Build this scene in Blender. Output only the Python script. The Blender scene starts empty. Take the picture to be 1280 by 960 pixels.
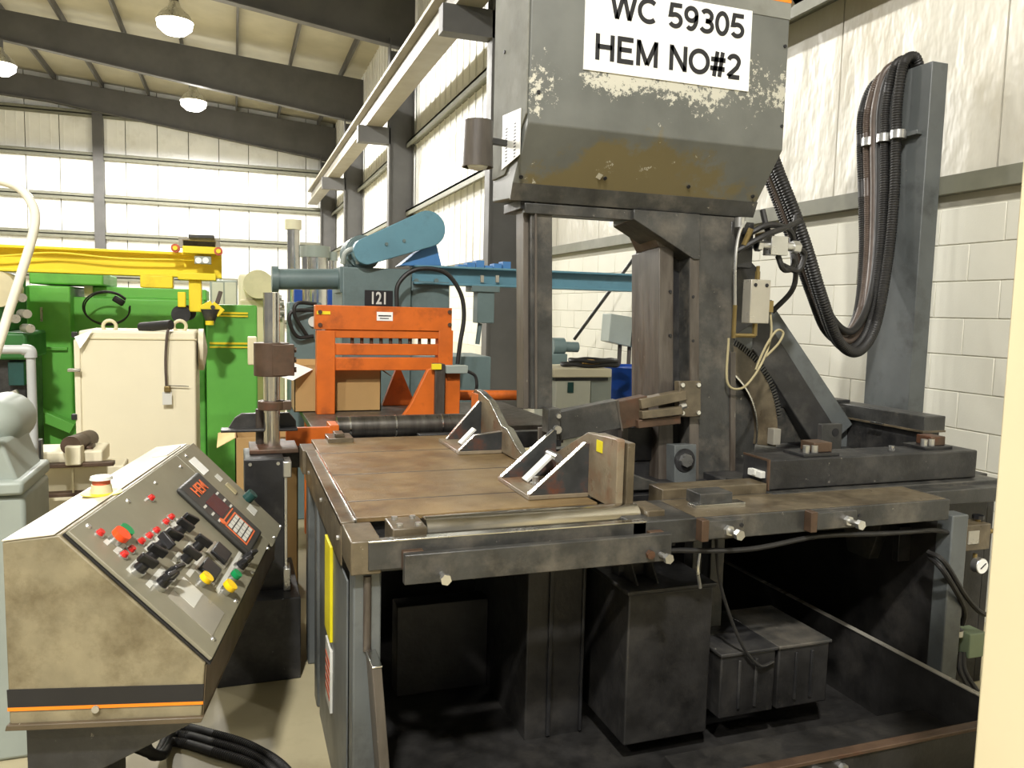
import bpy, bmesh, math, random
from mathutils import Vector, Matrix
random.seed(7)
S = bpy.context.scene
COL = S.collection
# ---------------------------------------------------------------- camera
FPX, CAMH = 986.7, 1.6
PITCH, ROLL, YAW = math.radians(5.29862), math.radians(-1.37773), math.radians(19.45642)
fw = Vector((math.sin(YAW)*math.cos(PITCH), math.cos(YAW)*math.cos(PITCH), -math.sin(PITCH)))
r0 = Vector((math.cos(YAW), -math.sin(YAW), 0)); d0 = fw.cross(r0)
RT = math.cos(ROLL)*r0 + math.sin(ROLL)*d0
DN = -math.sin(ROLL)*r0 + math.cos(ROLL)*d0
cam = bpy.data.cameras.new('camera'); camo = bpy.data.objects.new('camera', cam); COL.objects.link(camo)
Mx = Matrix((RT, -DN, -fw)).transposed().to_4x4(); Mx.translation = Vector((0, 0, CAMH)); camo.matrix_world = Mx
cam.sensor_width = 36.0; cam.lens = FPX/1280*36.0; cam.clip_start = 0.05; cam.clip_end = 200
S.camera = camo
# ---------------------------------------------------------------- world, exposure
W = bpy.data.worlds.new('world'); S.world = W; W.use_nodes = True
W.node_tree.nodes['Background'].inputs[0].default_value = (1.0, 0.98, 0.94, 1)
W.node_tree.nodes['Background'].inputs[1].default_value = 0.72
S.view_settings.view_transform = 'Standard'; S.view_settings.look = 'None'
S.view_settings.gamma = 1.0; S.view_settings.use_curve_mapping = False
S.view_settings.exposure = -1.62
LAMP_W = 8200.0        # each high-bay lamp
LAMP_COL = (1.0, 0.97, 0.915)

def P(px, py, x=None, y=None, z=None):
    """A point of the place on the plane x=, y= or z= (metres) in the direction of a photo pixel."""
    d = RT*((px-640)/FPX) + DN*((py-480)/FPX) + fw
    t = x/d.x if x is not None else y/d.y if y is not None else (z-CAMH)/d.z
    return Vector((0, 0, CAMH)) + d*t

# ---------------------------------------------------------------- materials
MATS = {}
def nodes(name):
    m = bpy.data.materials.new(name); m.use_nodes = True
    nt = m.node_tree; b = nt.nodes['Principled BSDF']
    MATS[name] = m
    return m, nt, b
def N(nt, t, **kw):
    n = nt.nodes.new(t)
    for k, v in kw.items():
        if k.startswith('i_'): n.inputs[k[2:].replace('_', ' ')].default_value = v
        else: setattr(n, k, v)
    return n
def c4(c): return (c[0], c[1], c[2], 1)
def srgb(r, g, b):
    f = lambda v: ((v/255+.055)/1.055)**2.4 if v > 10 else v/255/12.92
    return (f(r), f(g), f(b))
def ramp(nt, a, b, ca=(0,0,0), cb=(1,1,1)):
    n = nt.nodes.new('ShaderNodeValToRGB'); e = n.color_ramp.elements
    e[0].position = a; e[1].position = b; e[0].color = c4(ca); e[1].color = c4(cb); return n
def paint(name, col, rough=.5, metal=0., var=.25, vscale=6., wear=None, dirt=None, bump=.0, bscale=60., stretch=None, spec=.5, bdist=.01):
    """base colour with mottling; wear=(colour, scale, threshold, metal); dirt=(colour, scale, threshold, strength)"""
    m, nt, b = nodes(name); L = nt.links.new
    tc = N(nt, 'ShaderNodeTexCoord'); vec = tc.outputs['Object']
    if stretch:
        mp = N(nt, 'ShaderNodeMapping'); mp.inputs['Scale'].default_value = stretch; L(vec, mp.inputs['Vector']); vec = mp.outputs['Vector']
    n1 = N(nt, 'ShaderNodeTexNoise', i_Scale=vscale, i_Detail=5., i_Roughness=.6); L(vec, n1.inputs['Vector'])
    r1 = ramp(nt, .3, .7, tuple(v*(1-var) for v in col), tuple(min(1, v*(1+var*.7)) for v in col)); L(n1.outputs['Fac'], r1.inputs['Fac'])
    cur = r1.outputs['Color']; met = None
    for lay in (dirt, wear):
        if not lay: continue
        n2 = N(nt, 'ShaderNodeTexNoise', i_Scale=lay[1], i_Detail=9., i_Roughness=.68); L(vec, n2.inputs['Vector'])
        soft = .18 if lay is dirt else .03
        r2 = ramp(nt, lay[2], lay[2]+soft); L(n2.outputs['Fac'], r2.inputs['Fac'])
        fac = r2.outputs['Color']
        if lay is dirt:
            mu = N(nt, 'ShaderNodeMath', operation='MULTIPLY'); mu.inputs[1].default_value = lay[3]; L(fac, mu.inputs[0]); fac = mu.outputs[0]
        mx = N(nt, 'ShaderNodeMix', data_type='RGBA'); L(fac, mx.inputs[0]); L(cur, mx.inputs[6]); mx.inputs[7].default_value = c4(lay[0]); cur = mx.outputs[2]
        if lay is wear and lay[3] > 0:
            mm = N(nt, 'ShaderNodeMath', operation='MULTIPLY'); mm.inputs[1].default_value = lay[3]; L(fac, mm.inputs[0]); met = mm.outputs[0]
    L(cur, b.inputs['Base Color'])
    b.inputs['Metallic'].default_value = metal
    if met: L(met, b.inputs['Metallic'])
    n3 = N(nt, 'ShaderNodeTexNoise', i_Scale=vscale*2.3, i_Detail=4.); L(vec, n3.inputs['Vector'])
    mr = N(nt, 'ShaderNodeMapRange'); mr.inputs['To Min'].default_value = max(.05, rough-.13); mr.inputs['To Max'].default_value = min(1, rough+.13)
    L(n3.outputs['Fac'], mr.inputs['Value']); L(mr.outputs[0], b.inputs['Roughness'])
    b.inputs['Specular IOR Level'].default_value = spec
    if bump:
        n4 = N(nt, 'ShaderNodeTexNoise', i_Scale=bscale, i_Detail=4.); L(vec, n4.inputs['Vector'])
        bp = N(nt, 'ShaderNodeBump', i_Strength=bump, i_Distance=bdist); L(n4.outputs['Fac'], bp.inputs['Height']); L(bp.outputs[0], b.inputs['Normal'])
    return m
def emit(name, col, st):
    m, nt, b = nodes(name); b.inputs['Base Color'].default_value = c4(col)
    b.inputs['Emission Color'].default_value = c4(col); b.inputs['Emission Strength'].default_value = st; return m

BRIGHT = (.55, .54, .50)
paint('saw_grey', srgb(108,110,104), .5, var=.2, vscale=4, wear=(BRIGHT, 26, .70, 0), dirt=((.05,.045,.035), 3.2, .52, .55), bump=.06)
paint('saw_side', srgb(126,127,120), .75, var=.2, vscale=4, dirt=((.12,.11,.085), 5, .48, .5), spec=.12)  # head's left face: light falling on it put in as paler paint; also pale stripe
paint('saw_dark', srgb(56,56,54), .4, var=.5, vscale=9, wear=((.30,.28,.24), 30, .67, .3), dirt=(srgb(108,102,92), 4.2, .49, .6), bump=.12)
paint('saw_black', srgb(36,36,37), .42, var=.5, vscale=9, wear=((.18,.17,.15), 26, .67, 0), dirt=(srgb(82,80,76), 3.4, .50, .6), bump=.12)
paint('pit_black', srgb(38,37,36), .45, var=.6, vscale=9, wear=((.11,.10,.09), 22, .69, 0), dirt=(srgb(66,63,58), 2.6, .53, .6), bump=.12)
paint('oily_steel', srgb(98,88,70), .33, metal=.5, var=.45, vscale=8, dirt=(srgb(50,40,28), 5, .47, .7), wear=((.36,.33,.27), 26, .66, .6), bump=.08)
paint('table_steel', srgb(122,102,70), .36, metal=.5, var=.28, vscale=6, dirt=(srgb(78,56,34), 5, .48, .6), wear=((.42,.36,.27), 45, .66, .6), bump=.12, bscale=140)
paint('rust_steel', srgb(84,66,52), .5, metal=.3, var=.4, vscale=8, dirt=(srgb(104,52,28), 6, .54, .7), bump=.08)
paint('worn_post', srgb(82,76,69), .42, metal=.35, var=.45, vscale=5, dirt=(srgb(48,38,30), 4, .48, .8), wear=((.30,.27,.22), 18, .68, .4), stretch=(3,3,.5))
paint('chrome', (.68,.67,.64), .2, metal=1., var=.1, vscale=10)
paint('roller_steel', (.58,.55,.48), .24, metal=1., var=.1, vscale=5, dirt=(srgb(120,104,76), 4, .62, .4))
paint('dark_roller', srgb(112,108,102), .32, metal=.85, var=.45, vscale=6, stretch=(4,.7,.7))
paint('zinc', (.62,.62,.60), .3, metal=.9, var=.12)
paint('brass', srgb(140,122,78), .35, metal=.7, var=.25)
paint('jaw_steel', srgb(126,114,94), .32, metal=.6, var=.3, vscale=8, dirt=(srgb(112,66,38), 7, .49, .75), wear=((.42,.38,.32), 30, .68, .6), bump=.06)
paint('bracket_dark', srgb(66,68,68), .36, metal=.25, var=.4, vscale=9, dirt=(srgb(118,62,32), 9, .50, .75), bump=.08)
paint('bright_edge', (.66,.66,.63), .24, metal=1., var=.1)
paint('console', srgb(132,123,98), .42, var=.22, vscale=10, dirt=(srgb(84,72,48), 7, .47, .65), bump=.06)
paint('console_top', srgb(196,188,168), .34, var=.1, vscale=5, dirt=(srgb(160,144,98), 6, .55, .5))
paint('console_panel', srgb(130,126,108), .4, var=.09, vscale=5)
paint('console_under', srgb(84,72,54), .4, var=.3, vscale=5, dirt=(srgb(170,124,76), 5, .6, .6))
paint('stripe_orange', srgb(235,130,20), .5, var=.06)
paint('stripe_black', srgb(24,24,28), .45, var=.2)
paint('button_red', srgb(205,40,34), .3, var=.05)
paint('button_orange', srgb(240,80,30), .3, var=.05)
paint('button_green', srgb(20,140,80), .3, var=.05)
paint('button_yellow', srgb(240,200,20), .3, var=.05)
paint('knob_black', srgb(26,26,28), .35, var=.2)
paint('bezel', srgb(56,56,54), .45, var=.12)
paint('screen', srgb(58,52,64), .15, var=.1)
paint('tag_white', srgb(205,205,198), .45, var=.06)
paint('tag_metal', srgb(172,168,156), .3, metal=.4, var=.1)
paint('sign_white', srgb(240,240,236), .55, var=.02)
paint('ink', (.012,.012,.014), .6, var=.02)
paint('print_orange', srgb(225,110,60), .5, var=.05)
paint('floor_concrete', srgb(176,166,134), .5, var=.14, vscale=1.6, dirt=(srgb(118,106,80), 1.1, .52, .55), bump=.04, bscale=40)
paint('block_paint', srgb(214,212,198), .6, var=.04, vscale=3, dirt=(srgb(190,184,160), 1.5, .56, .4), bump=.08, bscale=90)
paint('mortar', srgb(196,193,178), .7, var=.05)
paint('panel_white', srgb(232,232,226), .45, var=.08, vscale=1.3, dirt=(srgb(186,182,166), .8, .52, .5), bump=.10, bscale=3.)
paint('insulation', srgb(196,192,178), .38, var=.1, vscale=1.6, dirt=(srgb(160,146,112), .9, .56, .6), bump=.8, bscale=3.2, stretch=(1,1.,.45), bdist=.06)
paint('girt', srgb(112,112,96), .55, var=.15)
paint('frame_steel', srgb(82,81,79), .6, var=.2, vscale=1.5)
paint('runway', srgb(106,102,92), .5, var=.15, vscale=1.5)
paint('runway_flange', srgb(138,132,116), .5, var=.15, vscale=1.5)
paint('roof_sheet', srgb(166,161,142), .5, var=.15, vscale=.8, bump=.3, bscale=2.)
paint('green', srgb(98,174,72), .42, var=.14, vscale=1.5, dirt=(srgb(56,104,54), 1.6, .54, .6))
paint('green_dark', srgb(42,104,44), .45, var=.25, vscale=3)
paint('teal_dark', srgb(20,66,62), .45, var=.3, vscale=6)
paint('yellow', srgb(236,212,44), .42, var=.06, vscale=2, dirt=(srgb(180,146,30), 3, .58, .5))
paint('yellow_tape', srgb(214,200,20), .5, var=.12, vscale=9)
paint('cream', srgb(226,218,190), .5, var=.05, vscale=1.5, dirt=(srgb(190,176,136), 2.5, .6, .4))
paint('cream_near', srgb(222,211,176), .5, var=.02, vscale=1.)
paint('beige', srgb(206,196,160), .5, var=.15, vscale=4)
paint('orange', srgb(206,102,30), .45, var=.2, vscale=5, dirt=(srgb(116,54,22), 6, .54, .6))
paint('blue_grey', srgb(98,116,116), .45, var=.18, vscale=3, dirt=(srgb(66,76,74), 3, .53, .6))
paint('blue_arm', srgb(92,136,152), .42, var=.16, vscale=3, dirt=(srgb(64,86,94), 3, .54, .6))
paint('blue_wedge', srgb(70,124,180), .4, var=.1)
paint('blue_drum', srgb(24,70,156), .38, var=.2, vscale=4)
paint('machine_grey', srgb(150,158,150), .45, var=.1, vscale=3)
paint('pale_green', srgb(126,140,112), .5, var=.1)
paint('cabinet_pale', srgb(198,200,184), .48, var=.08, vscale=3)
paint('hose_black', srgb(34,33,32), .55, var=.3, vscale=14)
paint('hose_brown', srgb(84,72,64), .45, var=.3, vscale=14)
paint('pvc', srgb(176,178,176), .4, var=.05)
paint('white_hose', srgb(226,222,206), .4, var=.05)
paint('cardboard', srgb(172,138,88), .8, var=.1, vscale=3)
paint('cardboard_pale', srgb(226,196,138), .8, var=.06, vscale=3)
paint('glove', srgb(226,178,90), .8, var=.15, vscale=20)
paint('cable_cream', srgb(160,150,116), .5, var=.1)
paint('post_grey', srgb(88,92,92), .4, var=.2, vscale=3, dirt=(srgb(46,46,45), 4, .52, .65), wear=((.28,.27,.24), 20, .71, .2))
paint('label_red', srgb(190,90,60), .5, var=.25, vscale=30)
paint('stain_brown', srgb(110,86,46), .5, var=.2)
emit('lamp_glow', (1.0, .96, .88), 26.0)
# saw head cover: grey paint with chipped lower edge and a brown dried-coolant stain on the lower chamfer (its own shape, in object space)
def head_material():
    m, nt, b = nodes('head_paint'); L = nt.links.new
    tc = N(nt, 'ShaderNodeTexCoord'); v = tc.outputs['Object']
    sx = N(nt, 'ShaderNodeSeparateXYZ'); L(v, sx.inputs[0])
    n1 = N(nt, 'ShaderNodeTexNoise', i_Scale=4., i_Detail=5.); L(v, n1.inputs['Vector'])
    r1 = ramp(nt, .3, .7, srgb(88,90,86), srgb(108,110,105)); L(n1.outputs['Fac'], r1.inputs['Fac'])
    def band(sock, a, b_, c, d):
        r = N(nt, 'ShaderNodeMapRange'); r.inputs['From Min'].default_value = a; r.inputs['From Max'].default_value = b_; L(sock, r.inputs['Value'])
        q = N(nt, 'ShaderNodeMapRange'); q.inputs['From Min'].default_value = d; q.inputs['From Max'].default_value = c; L(sock, q.inputs['Value'])
        mm = N(nt, 'ShaderNodeMath', operation='MINIMUM'); L(r.outputs[0], mm.inputs[0]); L(q.outputs[0], mm.inputs[1]); return mm.outputs[0]
    def op(o, a, b2):
        n = N(nt, 'ShaderNodeMath', operation=o)
        for i, s in enumerate((a, b2)):
            if isinstance(s, (int, float)): n.inputs[i].default_value = s
            else: L(s, n.inputs[i])
        return n.outputs[0]
    mpv = N(nt, 'ShaderNodeMapping'); mpv.inputs['Scale'].default_value = (1/1.17,)*3; L(v, mpv.inputs['Vector']); v = mpv.outputs['Vector']; L(v, sx.inputs[0])
    # stain on chamfer (z 0.03-0.22 above the bottom lip)
    n2 = N(nt, 'ShaderNodeTexNoise', i_Scale=7., i_Detail=9., i_Roughness=.7); L(v, n2.inputs['Vector'])
    zb = band(sx.outputs['Z'], .02, .05, .06, .30); xb = band(sx.outputs['X'], -.05, .28, .36, 1.25)
    st = op('ADD', op('MULTIPLY', op('MULTIPLY', zb, xb), .55), op('MULTIPLY', n2.outputs['Fac'], .75))
    rs = ramp(nt, .56, .65); L(st, rs.inputs['Fac'])
    mx = N(nt, 'ShaderNodeMix', data_type='RGBA'); L(rs.outputs['Color'], mx.inputs[0]); L(r1.outputs['Color'], mx.inputs[6]); mx.inputs[7].default_value = c4(srgb(108,98,68))
    # chips under the paper sign and down the right edge
    n3 = N(nt, 'ShaderNodeTexNoise', i_Scale=48., i_Detail=8., i_Roughness=.75); L(v, n3.inputs['Vector'])
    n5 = N(nt, 'ShaderNodeTexNoise', i_Scale=7., i_Detail=3.); L(v, n5.inputs['Vector'])
    cz = band(sx.outputs['Z'], .25, .38, .41, .52); cx = band(sx.outputs['X'], .16, .22, .96, 1.0)
    cz2 = band(sx.outputs['Z'], .20, .24, .38, .48); cx2 = band(sx.outputs['X'], -.05, .01, .03, .12)
    ch = op('ADD', op('ADD', op('MULTIPLY', op('MAXIMUM', op('MULTIPLY', cz, cx), op('MULTIPLY', cz2, cx2)), .14), op('MULTIPLY', n3.outputs['Fac'], .62)), op('MULTIPLY', n5.outputs['Fac'], .45))
    rc = ramp(nt, .672, .69); L(ch, rc.inputs['Fac'])
    mx2 = N(nt, 'ShaderNodeMix', data_type='RGBA'); L(rc.outputs['Color'], mx2.inputs[0]); L(mx.outputs[2], mx2.inputs[6]); mx2.inputs[7].default_value = c4(srgb(188,186,172))
    L(mx2.outputs[2], b.inputs['Base Color']); b.inputs['Roughness'].default_value = .48
    bp = N(nt, 'ShaderNodeBump', i_Strength=.08, i_Distance=.01); L(n3.outputs['Fac'], bp.inputs['Height']); L(bp.outputs[0], b.inputs['Normal'])
head_material()

# the saw's tilting frame (column, head, guide arm, hoses) is drafted in its own units: 1 unit = 1.17 m, grid origin .272 m below the floor;
# it stands with the blade in the slot between the two vise jaws (y = 2.95 m)
FRAME = [None]; FK = 1.17; FO = Vector((0, 0, -.272))
def fmap(p): return Vector(p)*FK+FO
# ---------------------------------------------------------------- mesh helpers
class MB:
    def __init__(s): s.v = []; s.f = []; s.sm = []
    def add(s, vs, fs, smooth=False):
        o = len(s.v); s.v += [tuple(p) for p in vs]
        for f in fs: s.f.append([i+o for i in f]); s.sm.append(smooth)
        return s
    def box(s, x0, x1, y0, y1, z0, z1):
        if x0 > x1: x0, x1 = x1, x0
        if y0 > y1: y0, y1 = y1, y0
        if z0 > z1: z0, z1 = z1, z0
        return s.add([(x0,y0,z0),(x1,y0,z0),(x1,y1,z0),(x0,y1,z0),(x0,y0,z1),(x1,y0,z1),(x1,y1,z1),(x0,y1,z1)],
                     [(3,2,1,0),(4,5,6,7),(0,1,5,4),(1,2,6,5),(2,3,7,6),(3,0,4,7)])
    def prism(s, pts, axis, a, b):
        """polygon extruded along axis; pts are (y,z) for x, (x,z) for y, (x,y) for z"""
        def mk(p, t): return {'x': (t, p[0], p[1]), 'y': (p[0], t, p[1]), 'z': (p[0], p[1], t)}[axis]
        n = len(pts); vs = [mk(p, a) for p in pts] + [mk(p, b) for p in pts]
        fs = [list(range(n))[::-1], list(range(n, 2*n))] + [(i, (i+1) % n, n+(i+1) % n, n+i) for i in range(n)]
        ar = sum(pts[i][0]*pts[(i+1) % n][1]-pts[(i+1) % n][0]*pts[i][1] for i in range(n))
        flip = (ar < 0) != (b < a)
        if axis == 'y': flip = not flip
        if flip: fs = [tuple(f)[::-1] for f in fs]
        return s.add(vs, fs)
    def bar(s, a, b, w, h, up=(0,0,1)):
        a = Vector(a); b = Vector(b); d = (b-a).normalized(); u = Vector(up)
        sd = d.cross(u).normalized()*(w/2); u = sd.cross(d).normalized()*(h/2)
        vs = [a-sd-u, a+sd-u, a+sd+u, a-sd+u, b-sd-u, b+sd-u, b+sd+u, b-sd+u]
        return s.add(vs, [(0,1,2,3),(7,6,5,4),(0,4,5,1),(1,5,6,2),(2,6,7,3),(3,7,4,0)])
    def cyl(s, a, b, r, r2=None, n=16, cap=True):
        a = Vector(a); b = Vector(b); r2 = r if r2 is None else r2
        d = (b-a).normalized(); u = d.orthogonal().normalized(); w = d.cross(u)
        ring = lambda c, q: [c+(u*math.cos(t)+w*math.sin(t))*q for t in [2*math.pi*i/n for i in range(n)]]
        o = len(s.v); s.add(ring(a, r)+ring(b, r2), [(i, (i+1) % n, n+(i+1) % n, n+i) for i in range(n)], True)
        if cap:
            s.f += [[o+i for i in range(n)][::-1], [o+n+i for i in range(n)]]; s.sm += [False, False]
        return s
    def tube(s, pts, r, n=8, rings=0.0, sub=6):
        """smooth tube through points (Catmull-Rom); rings>0 makes corrugations of that pitch"""
        P_ = [Vector(p) for p in pts]; Q = []
        ext = [2*P_[0]-P_[1]] + P_ + [2*P_[-1]-P_[-2]]
        for i in range(1, len(ext)-2):
            p0, p1, p2, p3 = ext[i-1:i+3]
            k = sub
            if rings: k = max(2, int((p2-p1).length/rings*2))
            for j in range(k):
                t = j/k; Q.append(.5*((2*p1)+(p2-p0)*t+(2*p0-5*p1+4*p2-p3)*t*t+(3*p1-p0-3*p2+p3)*t**3))
        Q.append(P_[-1]); vs = []; u = None
        for i, q in enumerate(Q):
            d = (Q[min(i+1, len(Q)-1)]-Q[max(i-1, 0)]).normalized()
            u = d.orthogonal().normalized() if u is None else (u-d*u.dot(d)).normalized()
            w = d.cross(u); rr = r*(1 if not rings or i % 2 else .88)
            vs += [q+(u*math.cos(a)+w*math.sin(a))*rr for a in [2*math.pi*k/n for k in range(n)]]
        m = len(Q); fs = [(i*n+k, i*n+(k+1) % n, (i+1)*n+(k+1) % n, (i+1)*n+k) for i in range(m-1) for k in range(n)]
        o = len(s.v); s.add(vs, fs, True)
        s.f += [[o+k for k in range(n)][::-1], [o+(m-1)*n+k for k in range(n)]]; s.sm += [False, False]
        return s
    def lathe(s, prof, c, axis='z', n=24):
        """prof list of (r,h)"""
        c = Vector(c); A = {'x': Vector((1,0,0)), 'y': Vector((0,1,0)), 'z': Vector((0,0,1))}[axis] if isinstance(axis, str) else Vector(axis).normalized()
        u = A.orthogonal().normalized(); w = A.cross(u); m = len(prof); vs = []
        for r, h in prof: vs += [c+A*h+(u*math.cos(t)+w*math.sin(t))*max(r, 1e-4) for t in [2*math.pi*i/n for i in range(n)]]
        return s.add(vs, [(i*n+k, i*n+(k+1) % n, (i+1)*n+(k+1) % n, (i+1)*n+k) for i in range(m-1) for k in range(n)], True)
    def quadbox(s, q, n, t):
        """a slab: four corners q, thickness t along n"""
        q = [Vector(p) for p in q]; n = Vector(n).normalized()*t
        vs = q+[p+n for p in q]
        return s.add(vs, [(3,2,1,0),(4,5,6,7),(0,1,5,4),(1,2,6,5),(2,3,7,6),(3,0,4,7)])
    def mesh(s, name, mat):
        me = bpy.data.meshes.new(name); me.from_pydata(s.v, [], s.f); me.update()
        bm = bmesh.new(); bm.from_mesh(me); bmesh.ops.recalc_face_normals(bm, faces=bm.faces); bm.to_mesh(me); bm.free()
        me.polygons.foreach_set('use_smooth', s.sm); me.materials.append(MATS[mat]); me.set_sharp_from_angle(angle=math.radians(42)); return me
    def obj(s, name, mat, parent=None, bevel=0, origin=None):
        if FRAME[0] == 'world': s.v = [tuple(fmap(p)) for p in s.v]; origin = fmap(origin) if origin is not None else None
        elif FRAME[0] == 'local': s.v = [tuple(Vector(p)*FK) for p in s.v]
        if origin is not None:
            o_ = Vector(origin); s.v = [tuple(Vector(p)-o_) for p in s.v]
        ob = bpy.data.objects.new(name, s.mesh(name, mat)); COL.objects.link(ob)
        if origin is not None: ob.location = o_
        if bevel:
            b = ob.modifiers.new('bevel', 'BEVEL'); b.width = bevel; b.segments = 2; b.limit_method = 'ANGLE'; b.angle_limit = math.radians(35)
        if parent is not None: attach(ob, parent)
        return ob
def wmat(o):
    m = Matrix.LocRotScale(o.location, o.rotation_euler, o.scale)
    return wmat(o.parent) @ (o.matrix_parent_inverse @ m) if o.parent else m
def attach(ob, parent):
    ob.parent = parent; ob.matrix_parent_inverse = wmat(parent).inverted()
def tag(o, label=None, cat=None, group=None, kind=None):
    if label: o['label'] = label
    if cat: o['category'] = cat
    if group: o['group'] = group
    if kind: o['kind'] = kind
    return o
def thing(name, label, cat, loc=(0,0,0), group=None, kind=None):
    e = bpy.data.objects.new(name, None); COL.objects.link(e); e.location = loc; e.empty_display_size = .1
    return tag(e, label, cat, group, kind)
def rep(ob, parent, loc=None, rot=None):
    c = ob.copy(); COL.objects.link(c); 
    if loc is not None: c.location = loc
    if rot is not None: c.rotation_euler = rot
    return c
def text_mesh(name, body, size, mat, parent, origin, xdir, ydir, align='CENTER', bold=.0, xs=1.0, lift=.0015):
    cu = bpy.data.curves.new(name, 'FONT'); cu.body = body; cu.size = size; cu.align_x = align; cu.align_y = 'CENTER'
    cu.extrude = .0006; cu.offset = bold; cu.resolution_u = 3
    t = bpy.data.objects.new(name, cu); COL.objects.link(t)
    bpy.context.view_layer.update()
    me = bpy.data.meshes.new_from_object(t.evaluated_get(bpy.context.evaluated_depsgraph_get()))
    bpy.data.objects.remove(t); bpy.data.curves.remove(cu)
    X = Vector(xdir).normalized(); Y = Vector(ydir).normalized(); Z = X.cross(Y)
    me.transform(Matrix((X*xs, Y, Z)).transposed().to_4x4())
    me.materials.clear(); me.materials.append(MATS[mat])
    o = bpy.data.objects.new(name, me); COL.objects.link(o); o.location = Vector(origin)+Z*lift; attach(o, parent); return o
def pbox(px0, py0, px1, py1, y, depth, mb=None, z0=None):
    """box whose camera-side face spans two photo corners at distance y"""
    a = P(px0, (py0+py1)/2, y=y).x; b = P(px1, (py0+py1)/2, y=y).x
    t = P((px0+px1)/2, py0, y=y).z; u = P((px0+px1)/2, py1, y=y).z if z0 is None else z0
    return (mb or MB()).box(a, b, y, y+depth, u, t)
def bolt(parent, p, d, r=.012, h=.012, mat='zinc', name='bolt'):
    d = Vector(d).normalized(); p = Vector(p)
    return MB().cyl(p-d*.004, p+d*h, r, n=6).obj(name, mat, parent)
def ell(cx, cy, rx, ry, a0, a1, n=22):
    return [(cx+rx*math.cos(math.radians(a0+(a1-a0)*i/n)), cy+ry*math.sin(math.radians(a0+(a1-a0)*i/n))) for i in range(n+1)]
t_ = .085
GLY = {'W': (1.02, [[(.07,1),(.28,0),(.51,1),(.74,0),(.95,1)]]), 'C': (.80, [ell(.43,.5,.36-.02,.5-t_,48,312)]),
 '5': (.62, [[(.56,.93),(.17,.93),(.12,.52)]+ell(.31,.32,.22,.235,118,-150)]), '9': (.62, [ell(.31,.66,.21,.255,0,360), [(.52,.66)]+ell(.30,.52,.22,.44,0,-125,14)]),
 '3': (.62, [ell(.30,.70,.20,.215,150,-80,14)+[(.26,.50)], [(.26,.50)]+ell(.30,.29,.23,.215,80,-155,16)]), '0': (.62, [ell(.31,.5,.215,.42,0,360,28)]),
 'H': (.76, [[(.12,0),(.12,1)],[(.64,0),(.64,1)],[(.12,.52),(.64,.52)]]), 'E': (.70, [[(.63,.925),(.13,.925),(.13,.075),(.65,.075)],[(.13,.52),(.58,.52)]]),
 'M': (.88, [[(.12,0),(.12,1)],[(.76,0),(.76,1)],[(.12,.96),(.44,.06),(.76,.96)]]), 'N': (.76, [[(.12,0),(.12,1)],[(.64,0),(.64,1)],[(.12,.95),(.64,.05)]]),
 'O': (.84, [ell(.42,.5,.335,.42,0,360,30)]), '#': (.62, [[(.17,0),(.27,1)],[(.38,0),(.48,1)],[(.03,.68),(.60,.68)],[(.01,.32),(.58,.32)]]),
 '2': (.62, [ell(.31,.70,.205,.22,168,-30,14)+[(.44,.47),(.13,.12),(.11,.075),(.56,.075)]]), ' ': (.34, [])}
def sign_text(name, body, x0, x1, z0, h, y, mat, parent, t=.19):
    """bold upright lettering built from flat strokes, facing -Y"""
    tot = sum(GLY[c][0] for c in body); sx = (x1-x0)/tot; x = x0
    for c in body:
        w, strokes = GLY[c]; m = MB()
        parts = []
        for st in strokes:
            cur = [st[0]]
            for i in range(1, len(st)):
                cur.append(st[i])
                if i < len(st)-1:
                    a = Vector(st[i])-Vector(st[i-1]); b = Vector(st[i+1])-Vector(st[i])
                    if a.length > 1e-6 and b.length > 1e-6 and a.angle(b) > 1.9: parts.append(cur); cur = [st[i]]
            parts.append(cur)
        for st in parts:
            q = [Vector((p[0]*sx/h, p[1])) for p in st]; closed = (q[0]-q[-1]).length < 1e-4; L_, R_ = [], []
            for i, p in enumerate(q):
                a = q[i-1] if i else (q[-2] if closed else None); b = q[i+1] if i < len(q)-1 else (q[1] if closed else None)
                d1 = (p-a).normalized() if a is not None else None; d2 = (b-p).normalized() if b is not None else None
                d1 = d1 or d2; d2 = d2 or d1; n = Vector((-d1.y-d2.y, d1.x+d2.x)).normalized(); k = max(.45, n.dot(Vector((-d1.y, d1.x))))
                L_.append(p+n*t/2/k); R_.append(p-n*t/2/k)
            vs = [(x+p.x*h, y, z0+min(1.02, max(-.02, p.y))*h) for p in L_]+[(x+p.x*h, y, z0+min(1.02, max(-.02, p.y))*h) for p in R_]; n_ = len(q)
            m.add(vs, [(i, i+1, n_+i+1, n_+i) for i in range(n_-1)])
        if strokes: m.obj(name, mat, parent)
        x += w*sx
#==STRUCT==
# ================================================================ the building
WX = 3.78
fl = MB().box(-20, WX+.3, -12, 33, -.1, 0).obj('floor', 'floor_concrete'); tag(fl, 'bare tan concrete shop floor', kind='structure')
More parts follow.
